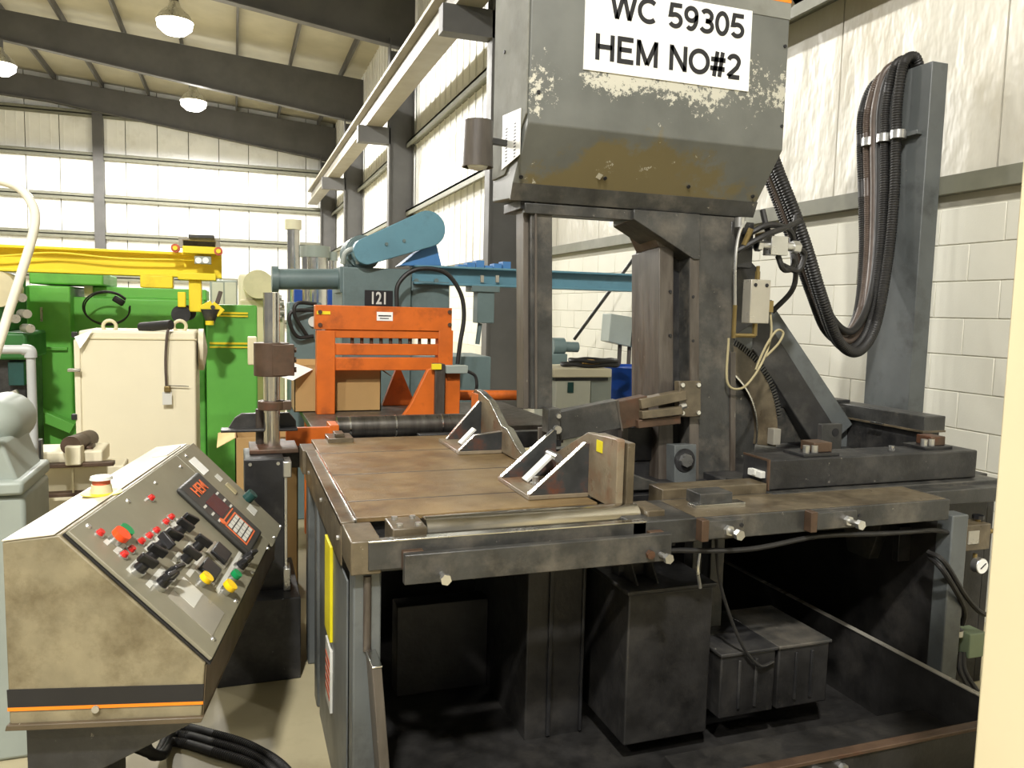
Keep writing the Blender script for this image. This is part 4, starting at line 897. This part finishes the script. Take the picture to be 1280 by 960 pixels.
# ================================================================ blue machine 121
bm_ = thing('ironworking_machine', 'blue-grey machine numbered 121 with slanted belt guard and long arm', 'machine', (2.0, 6.6, 0))
YB = 6.4
pt(pbox(428, 335, 514, 400, YB, .7, z0=0), 'body', 'blue_grey', bm_, .01)
pt(pbox(514, 352, 562, 390, YB+.05, .5), 'gear_case', 'blue_grey', bm_, .01)
pt(MB().box(1.25, 2.1, YB+.1, YB+.7, 0, 1.2), 'base', 'blue_grey', bm_, .01)
a0, a1 = P(518, 334, y=YB), P(814, 346, y=YB)
az = P(690, 338, y=YB).z; al = P(690, 361, y=YB).z
arm = pt(MB().box(a0.x, a1.x, YB+.09, YB+.11, al, az), 'arm', 'blue_arm', bm_)
pt(MB().box(a0.x, a1.x, YB, YB+.2, az-.018, az).box(a0.x, a1.x, YB, YB+.2, al, al+.018), 'arm_flange', 'blue_arm', arm)
pt(MB().box(a1.x-.02, a1.x, YB, YB+.2, al, az), 'arm_end', 'blue_arm', arm)
# belt guard: stadium shape
c0, c1 = P(459, 314, y=YB-.1), P(535, 286, y=YB-.1); d = Vector((c1.x-c0.x, 0, c1.z-c0.z)); th = math.atan2(d.z, d.x)
r0_, r1_ = .105, .145
pts = [(c0.x+r0_*math.cos(th+math.pi/2+math.pi*i/12), c0.z+r0_*math.sin(th+math.pi/2+math.pi*i/12)) for i in range(13)]
pts += [(c1.x+r1_*math.cos(th-math.pi/2+math.pi*i/12), c1.z+r1_*math.sin(th-math.pi/2+math.pi*i/12)) for i in range(13)]
bg = pt(MB().prism(pts, 'y', YB-.1, YB+.08), 'belt_guard', 'blue_arm', bm_, .006)
for px, py in ((483, 305), (505, 301)): p = P(px, py, y=YB-.1); MB().cyl(p, p+Vector((0,-.01,0)), .014, n=8).obj('screw', 'blue_grey', bg)
a = P(500, 332, y=YB); b = P(552, 332, y=YB); c = P(545, 303, y=YB); e = P(520, 316, y=YB)
pt(MB().prism([(a.x, a.z), (b.x, b.z), (c.x, c.z), (e.x, e.z)], 'y', YB, YB+.22), 'motor_mount', 'blue_wedge', bm_)
mo = pt(MB().cyl((c0.x, YB+.08, c0.z), (c0.x, YB+.5, c0.z), .13, n=20), 'motor', 'blue_grey', bm_, 0)
for k in range(8): MB().cyl((c0.x, YB+.12+k*.045, c0.z), (c0.x, YB+.14+k*.045, c0.z), .145, n=20).obj('cooling_fin', 'blue_grey', mo)
cy1, cy2 = P(343, 349, y=YB+.2), P(428, 349, y=YB+.2)
cyl_ = pt(MB().cyl(cy1, cy2, .083, n=20), 'ram_cylinder', 'blue_grey', bm_, 0)
MB().cyl(cy1-Vector((.02,0,0)), cy1+Vector((.03,0,0)), .105, n=20).obj('end_cap', 'blue_grey', cyl_)
pt(pbox(425, 333, 434, 366, YB+.02, .4), 'cylinder_flange', 'blue_grey', bm_)
npl = pt(pbox(456, 363, 491, 383, YB-.012, .012), 'number_plate', 'stripe_black', bm_, .001)
cpt = P(473.5, 373.5, y=YB-.012); text_mesh('lettering', '121', .135, 'tag_white', npl, cpt, (1,0,0), (0,0,1), bold=.003, xs=.72)
fdx = pt(pbox(597, 362, 618, 404, YB+.02, .14), 'feed_box', 'blue_grey', bm_, .006)
pt(pbox(590, 357, 625, 365, YB, .2), 'carriage', 'blue_grey', bm_)
a = P(600, 404, y=YB+.08); MB().cyl(a, a-Vector((.02,0,.18)), .02, n=10).obj('lever', 'blue_grey', fdx)
for px in (603, 622): pt(pbox(px-2, 344, px+2, 353, YB-.012, .02), 'carriage_bolt', 'tag_metal', bm_, .002)
for px in (520, 545): p = P(px, 351, y=YB+.05); MB().cyl(p, p-Vector((0,.02,0)), .02, n=8).obj('bolt', 'blue_grey', bm_)
for k in range(6): p = P(575+k*11, 333, y=YB+.1); MB().box(p.x-.03, p.x+.04, YB+.04, YB+.16, az, az+.02+.02*(k % 3)).obj('clamp', 'blue_wedge', bm_)
MB().tube([P(496, 383, y=6.2), P(498, 355, y=6.2), P(520, 337, y=6.2), P(555, 340, y=6.2), P(575, 365, y=6.2), P(580, 395, y=6.2), P(575, 430, y=6.2), P(572, 455, y=6.2)], .018, sub=8).obj('hose', 'hose_black', bm_)
MB().tube([P(428, 330, y=YB), P(432, 316, y=YB), P(444, 312, y=YB), P(448, 330, y=YB)], .02).obj('conduit', 'machine_grey', bm_)
# crank at the arm end
ck = P(806, 347, y=YB+.1); cm = MB().cyl(P(806, 362, y=YB+.1), P(813, 388, y=YB+.1), .012, n=8).cyl(P(811, 386, y=YB+.1), P(822, 386, y=YB+.1), .014, n=8).cyl(P(800, 334, y=YB+.1), P(801, 344, y=YB+.1), .018, n=8).cyl(P(814, 352, y=YB+.1), P(820, 344, y=YB+.1), .012, n=8)
cm.obj('crank', 'worn_post', bm_)
# left gearbox with cables
gx = pt(pbox(362, 378, 402, 440, 6.0, .35, z0=0), 'switch_cabinet', 'blue_grey', bm_, .008)
for k, (u, v) in enumerate(((372, 385), (366, 395))):
    MB().tube([P(395, 380+8*k, y=5.96), P(u, v-6, y=5.9), P(u-4, v+8, y=5.9), P(u+6, v+26, y=5.94), P(384+8*k, 420, y=5.96)], .014, sub=8).obj('cable', 'hose_black', gx)
p = P(392, 402, y=6.0); MB().cyl(p, p-Vector((0,.02,0)), .04, n=16).obj('dial', 'tag_white', gx)
# ================================================================ hydraulic press far behind (chrome cylinders)
hp_ = thing('hydraulic_press', 'tall chrome ram columns with grey and cream caps behind the blue machine', 'press', (1.5, 9.2, 0))
def vcyl(px0, px1, py0, py1, y, name, mat, z0=None, cap=None):
    cx = P((px0+px1)/2, (py0+py1)/2, y=y); r = (P(px1, py0, y=y).x-P(px0, py0, y=y).x)/2; zt = P((px0+px1)/2, py0, y=y).z; zb2 = P((px0+px1)/2, py1, y=y).z if z0 is None else z0
    return MB().cyl((cx.x, y, zb2), (cx.x, y, zt), r, n=20).obj(name, mat, hp_)
vcyl(359, 375, 284, 345, 9, 'ram', 'chrome', .6); vcyl(356, 377, 275, 287, 9, 'ram_cap', 'cream')
vcyl(377, 411, 320, 345, 9.2, 'ram', 'chrome', .6); vcyl(375, 413, 308, 322, 9.2, 'ram_cap', 'machine_grey')
vcyl(414, 420, 325, 345, 9.2, 'rod', 'chrome', .6); vcyl(411, 422, 315, 326, 9.2, 'rod_cap', 'machine_grey')
pt(MB().box(.7, 2.3, 8.7, 9.7, 0, .75), 'press_base', 'beige', hp_, .02); pt(pbox(368, 362, 378, 395, 8.6, .1, z0=.7), 'blue_post', 'blue_drum', hp_)
pt(pbox(410, 362, 418, 395, 8.6, .1, z0=.7), 'blue_post', 'blue_drum', hp_)
# ================================================================ beige machine in the far clutter
bgm = thing('beige_lathe', 'pale beige lathe headstock in the clutter behind the green machine', 'machine', (.4, 9, 0))
pt(pbox(298, 342, 340, 372, 9.6, .8, z0=1.2), 'headstock', 'cream', bgm, .04)
c = P(322, 356, y=9.6); MB().cyl(c, c-Vector((0,.3,0)), .16, n=20).obj('chuck', 'beige', bgm)
pt(pbox(300, 375, 350, 420, 9.5, .9, z0=0), 'bed', 'beige', bgm, .02)
pt(pbox(336, 380, 356, 420, 8.8, .5, z0=0), 'cabinet', 'beige', bgm, .02)
for k in range(5): p = P(342+3*(k % 2), 372+k*6, y=8.75); MB().cyl(p, p+Vector((.08,0,0)), .03, n=10).obj('handle', 'tag_metal', bgm)
o = thing('grey_cabinet', 'light grey far cabinet seen under the yellow crane trolley', 'cabinet', (-.3, 11, 0)); pt(pbox(262, 350, 297, 372, 11, .5, z0=0), 'body', 'machine_grey', o, .02); pt(pbox(265, 353, 279, 372, 10.99, .01, z0=.1), 'door', 'cabinet_pale', o); pt(pbox(281, 353, 295, 372, 10.99, .01, z0=.1), 'door', 'cabinet_pale', o)
# ================================================================ green machine
gm = thing('green_machine', 'large bright green machine with tall stepped housing behind the cream cabinet', 'machine', (-1.2, 7.4, 0))
YG = 7.0
pt(pbox(35, 357, 90, 555, YG, .9, z0=0), 'tower', 'green', gm, .015)
pt(pbox(36, 340, 129, 356, YG+.05, .8), 'top_box', 'green', gm, .015)
pt(pbox(90, 373, 256, 420, YG+.15, .9, z0=0), 'main_body', 'green', gm, .015)
pt(pbox(116, 360, 258, 374, YG+.2, .85), 'upper_ledge', 'green', gm, .01)
pt(pbox(258, 381, 322, 570, YG-.25, 1.5, z0=0), 'end_housing', 'green', gm, .015)
pt(pbox(105, 352, 116, 378, YG+.2, .3), 'white_post', 'cream', gm, .01)
for py in (390, 428): pt(pbox(262, py, 310, py+2.5, YG-.262, .012), 'gold_stripe', 'yellow', gm, 0)
for py in (394, 433): pt(pbox(262, py, 310, py+2, YG-.262, .012), 'gold_stripe', 'yellow', gm, 0)
pt(pbox(50, 384, 53, 402, YG-.02, .02), 'handle', 'tag_metal', gm, .003)
pt(pbox(36, 434, 84, 438, YG-.03, .03), 'door_trim', 'green', gm, .004); pt(pbox(52, 440, 53, 500, YG-.004, .004), 'door_seam', 'green_dark', gm, 0)
pt(MB().bar(P(47, 516, y=YG-.1), P(92, 535, y=YG-.1), .08, .12, (0,1,0)), 'sloped_rail', 'green', gm, .005)
pt(pbox(86, 528, 95, 560, YG-.1, .1), 'rail_leg', 'green', gm, .005)
for k in range(2):
    n_ = 14; cc = P(134, 386, y=YG-.03); rr = .16
    MB().tube([(cc.x+rr*(1+.05*k)*math.cos(t*6.28/n_+.6), YG-.03-.02*k, cc.z+.01*k+rr*math.sin(t*6.28/n_+.6)*.8) for t in range(n_)], .006).obj('cable', 'hose_black', gm)
pt(MB().bar(P(142, 372, y=YG), P(155, 380, y=YG), .05, .05), 'pendant', 'knob_black', gm, .01)
# ================================================================ cream electrical cabinet
cc_ = thing('electrical_cabinet', 'tall cream electrical cabinet with lifting eyes and a hanging plug', 'cabinet', (-.9, 5.2, 0))
YC = 5.0
cab_ = pt(pbox(100, 414, 245, 570, YC, .55, z0=0), 'body', 'cream', cc_, .012)
pt(pbox(93, 424, 101, 520, YC-.01, .4, z0=.1), 'side_door', 'cream', cc_, .008)
pt(pbox(100, 423, 246, 424.5, YC-.006, .006), 'seam', 'beige', cc_, 0)
for px in (137, 225): 
    c = P(px, 408, y=YC+.2); MB().lathe([(.035+.010*math.cos(t), .010*math.sin(t)) for t in [6.283*i/8 for i in range(9)]], c, 'y', 16).cyl(c-Vector((0,0,.06)), c-Vector((0,0,.03)), .012, n=8).obj('lifting_eye', 'beige', cc_)
c = P(252, 447, y=YC+.2); MB().lathe([(.02, 0), (.13, 0), (.13, .03), (.02, .05)], (P(246, 440, y=YC).x, YC+.28, P(246, 440, y=YC).z), 'x', 20).obj('side_fan', 'cream', cc_)
pt(MB().cyl(P(176, 409, y=YC+.1), P(214, 406, y=YC-.02), .028, n=14), 'rolled_sleeve', 'hose_black', cc_, 0)
MB().tube([P(212, 410, y=YC-.02), P(209, 418, y=YC-.03), P(207, 450, y=YC-.03), P(208, 482, y=YC-.03)], .008).obj('plug_cord', 'hose_brown', cc_)
pt(pbox(205, 483, 213, 490, YC-.05, .04), 'plug', 'brass', cc_, .004); pt(pbox(203, 490, 215, 506, YC-.035, .006), 'paper_tag', 'tag_white', cc_, .001)
MB().bar(P(211, 482, y=YC-.02), P(236, 483, y=YC-.02), .004, .004).obj('hook', 'ink', cc_)
MB().quadbox([P(93, 421, y=YC-.02), P(116, 412, y=YC-.02), P(108, 425, y=YC-.03), P(100, 436, y=YC-.04)], (0,-1,0), .003).obj('paper', 'sign_white', cc_)
for py in (415, 518): pt(pbox(89, py, 96, py+7, YC-.02, .04), 'hinge', 'hose_black', cc_, .003)
pt(pbox(84, 461, 100, 465, YC-.05, .03), 'door_handle', 'tag_metal', cc_, .004)
# ================================================================ yellow jib crane
jc = thing('jib_crane', 'yellow jib crane beam with hanging trolley over the green machine', 'crane', (-4.2, 6.2, 0))
YJ = 6.2
jz0, jz1 = P(130, 343, y=YJ).z, P(130, 311, y=YJ).z; jx1 = P(277, 330, y=YJ).x
bmj = pt(MB().box(-4.2, jx1, YJ+.09, YJ+.11, jz0, jz1), 'web', 'yellow', jc)
pt(MB().box(-4.2, jx1, YJ, YJ+.2, jz1-.02, jz1).box(-4.2, jx1, YJ, YJ+.2, jz0, jz0+.02), 'flange', 'yellow', jc)
pt(MB().cyl((-4.2, YJ+.1, 0), (-4.2, YJ+.1, jz1+.1), .16, n=24), 'mast', 'yellow', jc, 0)
pt(MB().cyl((-4.2, YJ+.1, 0), (-4.2, YJ+.1, .03), .4, n=24), 'mast_foot', 'yellow', jc, 0)
MB().tube([P(-40, 321, y=YJ), P(0, 320, y=YJ), P(70, 316, y=YJ), P(150, 323, y=YJ), P(242, 325, y=YJ)], .007).obj('power_cord', 'yellow', jc)
tr = pt(pbox(228, 308, 274, 317, YJ-.08, .10), 'trolley_plate', 'yellow', jc, .004)
for px, py in ((219, 310), (273, 314)): 
    c = P(px, py, y=YJ-.1); MB().cyl(c, c+Vector((0,.06,0)), .03, n=16).obj('bumper', 'label_red', tr); MB().cyl(c-Vector((0,.01,0)), c, .016, n=12).obj('bumper_bolt', 'yellow', tr)
pt(pbox(223, 299, 229, 310, YJ+.02, .05), 'bracket', 'tag_metal', tr); pt(pbox(269, 302, 275, 314, YJ+.02, .05), 'bracket', 'tag_metal', tr); pt(pbox(223, 297, 275, 301, YJ+.02, .05), 'bracket', 'tag_metal', tr)
pt(pbox(229, 301, 269, 309, YJ+.1, .02), 'screen', 'saw_dark', tr)
pt(MB().bar(P(236, 296, y=YJ), P(268, 297, y=YJ), .12, .025), 'festoon', 'saw_dark', tr)
ob = pt(pbox(243, 320, 264, 330, YJ-.05, .05), 'outlet_box', 'machine_grey', jc, .004)
for px in (248, 257): c = P(px, 325.5, y=YJ-.05); MB().cyl(c, c-Vector((0,.006,0)), .022, n=14).obj('outlet', 'sign_white', ob)
hk = pt(pbox(222, 341, 270, 350, YJ-.06, .28), 'hoist_frame', 'yellow', jc, .006); pt(pbox(236, 350, 252, 390, YJ-.02, .12), 'hoist_body', 'yellow', jc, .008)
pt(pbox(175, 344, 216, 360, YJ+.0, .14), 'chain_bin', 'yellow', jc, .008)
pt(pbox(222, 365, 232, 384, YJ-.06, .06), 'caster_fork', 'yellow', hk, .006)
c = P(226, 393, y=YJ-.04); MB().cyl(c, c+Vector((0,.05,0)), .065, n=20).obj('caster_wheel', 'saw_black', hk)
c = P(235, 391, y=YJ+.05); MB().cyl(c, c+Vector((0,.05,0)), .055, n=20).obj('caster_wheel', 'saw_black', hk)
pt(MB().bar(P(252, 388, y=YJ), P(266, 381, y=YJ), .07, .055, (0,1,0)).bar(P(264, 381, y=YJ), P(277, 392, y=YJ), .07, .05, (0,1,0)), 'hook_yoke', 'yellow', hk, .005)
c = P(266, 384, y=YJ-.04); MB().cyl(c, c-Vector((0,.012,0)), .016, n=12).obj('yoke_pin', 'saw_dark', hk)
c = P(263, 395, y=YJ); MB().lathe([(.07, .05), (.05, 0), (.03, -.05), (.01, -.06)], c, 'z', 16).obj('hook_block', 'saw_dark', hk)
c = P(262, 401, y=YJ-.05); MB().cyl(c, c+Vector((0,0,-.03)), .03, n=10).obj('hook_tip', 'yellow', hk)
pt(MB().bar(P(271, 380, y=YJ), P(276, 364, y=YJ), .03, .05, (0,1,0)), 'lever', 'hose_brown', hk, .006)
# ================================================================ left-hand clutter
cr_ = thing('cream_transfer_rail', 'cream painted rail machine with brown roller behind the console', 'machine', (-1.2, 4.4, 0))
pt(pbox(25, 565, 128, 584, 4.3, .25), 'rail', 'cream', cr_, .008); pt(pbox(25, 584, 155, 619, 4.4, .2, z0=.05), 'apron', 'cream', cr_, .008)
pt(pbox(18, 580, 142, 585, 4.25, .06), 'ledge', 'rust_steel', cr_, .003); pt(pbox(30, 616, 155, 621, 4.28, .06), 'ledge', 'rust_steel', cr_, .003)
pt(pbox(81, 558, 101, 582, 4.22, .1), 'bearing', 'cream', cr_, .006)
pt(MB().cyl(P(88, 557, y=4.25), P(112, 548, y=4.6), .045, n=16), 'roller', 'rust_steel', cr_, 0)
pt(pbox(102, 558, 116, 577, 4.35, .1), 'cup', 'rust_steel', cr_, .006)
pt(MB().cyl(P(12, 562, y=4.4), P(34, 546, y=4.8), .04, n=14), 'roller', 'beige', cr_, 0)
pt(pbox(45, 550, 52, 620, 4.2, .05, z0=0), 'dark_leg', 'saw_black', cr_); pt(pbox(90, 584, 92, 616, 4.26, .02), 'rib', 'beige', cr_, 0)
dm = thing('dark_green_mill', 'dark green and black milling machine partly hidden at the left edge', 'machine', (-2.1, 6, 0))
pt(pbox(-60, 440, 34, 560, 6.3, .5, z0=0), 'base', 'saw_black', dm, .02); pt(pbox(-60, 415, 34, 450, 6.2, .6), 'table', 'green_dark', dm, .02)
pt(pbox(-40, 340, 12, 415, 6.4, .5), 'column', 'green_dark', dm, .02); pt(pbox(10, 452, 30, 482, 6.25, .1), 'teal_panel', 'teal_dark', dm)
c = P(5, 362, y=6.3); MB().cyl(c, c-Vector((0,.2,0)), .12, n=18).obj('spindle', 'beige', dm)
for px, py in ((20, 372), (26, 392), (12, 398), (30, 410)): c = P(px, py, y=6.2); MB().cyl(c, c+Vector((.06,-.1,0)), .03, n=10).obj('knob', 'tag_metal', dm)
for px, py in ((8, 495), (18, 508), (24, 520)): pt(MB().bar(P(px, py, y=6.2), P(px+14, py-6, y=6.2), .04, .03), 'lever', 'saw_dark' if px > 10 else 'tag_metal', dm)
gy = thing('grey_motor_unit', 'pale grey motor housing with domed end beside the console at the left edge', 'motor', (-1.35, 3.1, 0))
YM = 3.05
pts = [P(px, py, y=YM) for px, py in ((-70, 555), (2, 553), (22, 600), (26, 606), (-70, 606))]
pt(MB().prism([(p.x, p.z) for p in pts], 'y', YM, YM+.35), 'shroud', 'machine_grey', gy, .01)
pt(pbox(-70, 604, 29, 622, YM-.04, .42), 'collar', 'machine_grey', gy, .012); pt(pbox(-70, 622, 32, 700, YM-.02, .38, z0=0), 'housing', 'machine_grey', gy, .015)
c = P(-8, 530, y=YM+.2); MB().lathe([(.002, -.10), (.05, -.085), (.085, -.045), (.095, 0), (.095, .2)], c, 'y', 24).obj('dome', 'machine_grey', gy)
pi = thing('pipe_run', 'grey plastic pipe with elbow dropping to the floor at the left edge', 'pipe', (-1.1, 3.6, 0))
Yp = 3.7
a, b, c, d = P(-60, 437, y=Yp), P(34, 437, y=Yp), P(39, 444, y=Yp), P(33, 640, y=Yp)
MB().cyl(a, P(30, 437, y=Yp), .018, n=14).obj('horizontal_pipe', 'pvc', pi); MB().tube([P(28, 437, y=Yp), P(35, 437.5, y=Yp), P(38, 440, y=Yp), P(38.5, 447, y=Yp)], .023, n=14).obj('elbow', 'pvc', pi)
e = P(38.5, 445, y=Yp); MB().cyl(e, (e.x, Yp, 0), .017, n=14).obj('drop_pipe', 'pvc', pi)
MB().cyl((e.x, Yp, 0), (e.x, Yp, .02), .05, n=14).obj('floor_flange', 'pvc', pi)
a = P(-60, 437, y=Yp); MB().cyl((a.x, Yp, 0), a, .018, n=14).obj('far_leg', 'pvc', pi)
Yh = 2.9
o = MB().tube([P(-45, 216, y=Yh), P(0, 226, y=Yh), P(25, 236, y=Yh), P(40, 255, y=Yh), P(44, 275, y=Yh), P(38, 305, y=Yh), P(24, 350, y=Yh), P(8, 400, y=Yh), P(-12, 470, y=Yh), P(-20, 545, y=Yh+.1)], .014, n=12, sub=8).obj('loop_hose', 'white_hose'); tag(o, 'white flexible hose arching in from the left edge', 'hose')
# ================================================================ bench corner seen through the saw frame
pc = thing('pale_cabinet', 'pale grey-green cabinet with small window behind the saw column', 'cabinet', (2.6, 5.6, 0))
YP = 5.6
pt(pbox(694, 470, 738, 530, YP, .45, z0=0), 'body', 'cabinet_pale', pc, .008); pt(pbox(692, 461, 765, 472, YP-.02, .5), 'lid', 'cream', pc, .008)
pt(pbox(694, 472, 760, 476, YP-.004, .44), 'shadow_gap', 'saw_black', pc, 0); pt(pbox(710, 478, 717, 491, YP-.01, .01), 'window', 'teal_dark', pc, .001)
pt(pbox(738, 470, 764, 530, YP+.02, .4, z0=0), 'side', 'machine_grey', pc, .008)
for py in (544, ): c = P(716, py, y=YP); MB().cyl(c, c-Vector((0,.02,0)), .02, n=10).obj('knob', 'ink', pc)
zt_ = P(730, 461, y=YP+.2).z
lidz = P(728, 461, y=YP-.02).z
n_ = 16
cx_ = P(742, 452, y=YP+.2).x
for k, (r_, dx) in enumerate(((.24, -.03), (.20, .0))):
    o = MB().tube([(cx_+dx+r_*math.cos(6.283*i/n_), YP+.2+.16*math.sin(6.283*i/n_), lidz+.018+.033*k+.004*math.sin(i*2.1)) for i in range(n_+1)], .015).obj('coiled_hose', 'hose_black')
    tag(o, ('larger black hose coil lying on the pale cabinet lid', 'smaller black hose coil lying on top of the larger coil')[k], 'hose', 'hose coils on the pale cabinet')
for k in range(3):
    p = Vector((P(738+k*3, 454, y=YP+.15).x, YP+.13+.06*k, lidz+.03))
    m = MB().lathe([(.002, -.07), (.022, -.06), (.026, -.02), (.024, .03), (.016, .06), (.002, .065)], p, (1, .1*(k-1), .0), 10)
    o = m.obj('work_glove', 'glove'); o.scale = (1, 1, 1); tag(o, ('leftmost', 'middle', 'rightmost')[k]+' tan glove piece in the pile inside the hose coil', 'glove', 'tan gloves in the coil')
dr = thing('blue_drum', 'blue steel drum standing behind the saw column', 'drum', (3.1, 6.2, 0))
YD = 6.25; c = P(796, 470, y=YD); zt_ = P(794, 458, y=YD).z; rr = (P(832, 470, y=YD).x-P(757, 470, y=YD).x)/2
MB().lathe([(.001, 0), (rr, 0), (rr, zt_*.33), (rr*1.025, zt_*.345), (rr, zt_*.36), (rr, zt_*.66), (rr*1.025, zt_*.675), (rr, zt_*.69), (rr, zt_-.01), (rr*1.02, zt_), (rr*.97, zt_), (rr*.97, zt_-.02), (.001, zt_-.02)], (c.x, YD, 0), n=32).obj('drum_shell', 'blue_drum', dr)
MB().cyl((c.x+.06, YD, zt_-.02), (c.x+.06, YD, zt_+.06), .03, n=12).obj('bung', 'beige', dr)
pt(MB().box(c.x-.12, c.x-.085, YD-rr-.004, YD-rr+.02, zt_-.06, zt_-.03), 'yellow_tag', 'yellow_tape', dr, 0)
gh = thing('tapping_head', 'grey tilted gearbox head on two rods with a brass handle', 'machine', (3.2, 6.5, 0))
YT = 6.55
q = [P(764, 392, y=YT), P(793, 397, y=YT), P(790, 434, y=YT), P(761, 427, y=YT)]
pt(MB().quadbox(q, (0,1,0), .18), 'gearbox', 'machine_grey', gh, .006)
q = [P(793, 397, y=YT), P(803, 395, y=YT+.15), P(800, 432, y=YT+.15), P(790, 434, y=YT)]; pt(MB().quadbox(q, (-1,0,0), .02), 'side_cover', 'blue_grey', gh, .003)
for px, py in ((799, 409), (797, 421)): c = P(px, py, y=YT-.01); MB().cyl(c, c+Vector((.02,0,0)), .018, n=10).obj('knob', 'ink', gh)
for px in (775, 787): a = P(px, 428, y=YT+.08); MB().cyl(a, (a.x-.02, YT+.08, .0), .02, n=12).obj('rod', 'worn_post', gh)
MB().cyl(P(796, 396, y=YT+.06), P(801, 370, y=YT+.06), .022, n=12).obj('neck', 'worn_post', gh)
MB().cyl(P(795, 400, y=YT-.04), P(817, 407, y=YT-.1), .022, n=12).obj('handle_bar', 'zinc', gh); pt(pbox(816, 405, 826, 427, YT-.13, .06), 'handle_grip', 'brass', gh, .015)
mt = thing('small_motor', 'small grey-green motor between the saw post and white wall', 'motor', (2.75, 6.3, 0))
a = P(692, 433, y=6.3); b = P(722, 434, y=6.3)
MB().cyl(a, b, .045, n=18).obj('motor_barrel', 'blue_grey', mt); MB().cyl(a-Vector((.02,0,0)), a+Vector((.09,0,0)), .075, n=18).obj('motor_flange', 'blue_grey', mt)
pt(MB().box(a.x-.05, a.x+.1, 6.22, 6.38, 0, a.z-.06), 'motor_stand', 'blue_grey', mt, .008); 
o = MB().cyl(P(718, 424, x=WX-.40), P(815, 292, x=WX-.02), .018, n=10).obj('wall_brace', 'saw_dark'); tag(o, 'thin dark rod leaning diagonally against the white block wall', 'rod')
# ================================================================ cream enclosure at the right picture edge
en = thing('near_cabinet', 'smooth cream cabinet side filling the right picture edge', 'cabinet', (1.8, .8, 0))
pt(MB().box(1.512, 2.15, .35, 1.205, .0, 2.05), 'cabinet_shell', 'cream_near', en, .006)
pt(MB().box(1.60, 2.10, .335, .35, .1, 1.98), 'door', 'cream_near', en, .004)
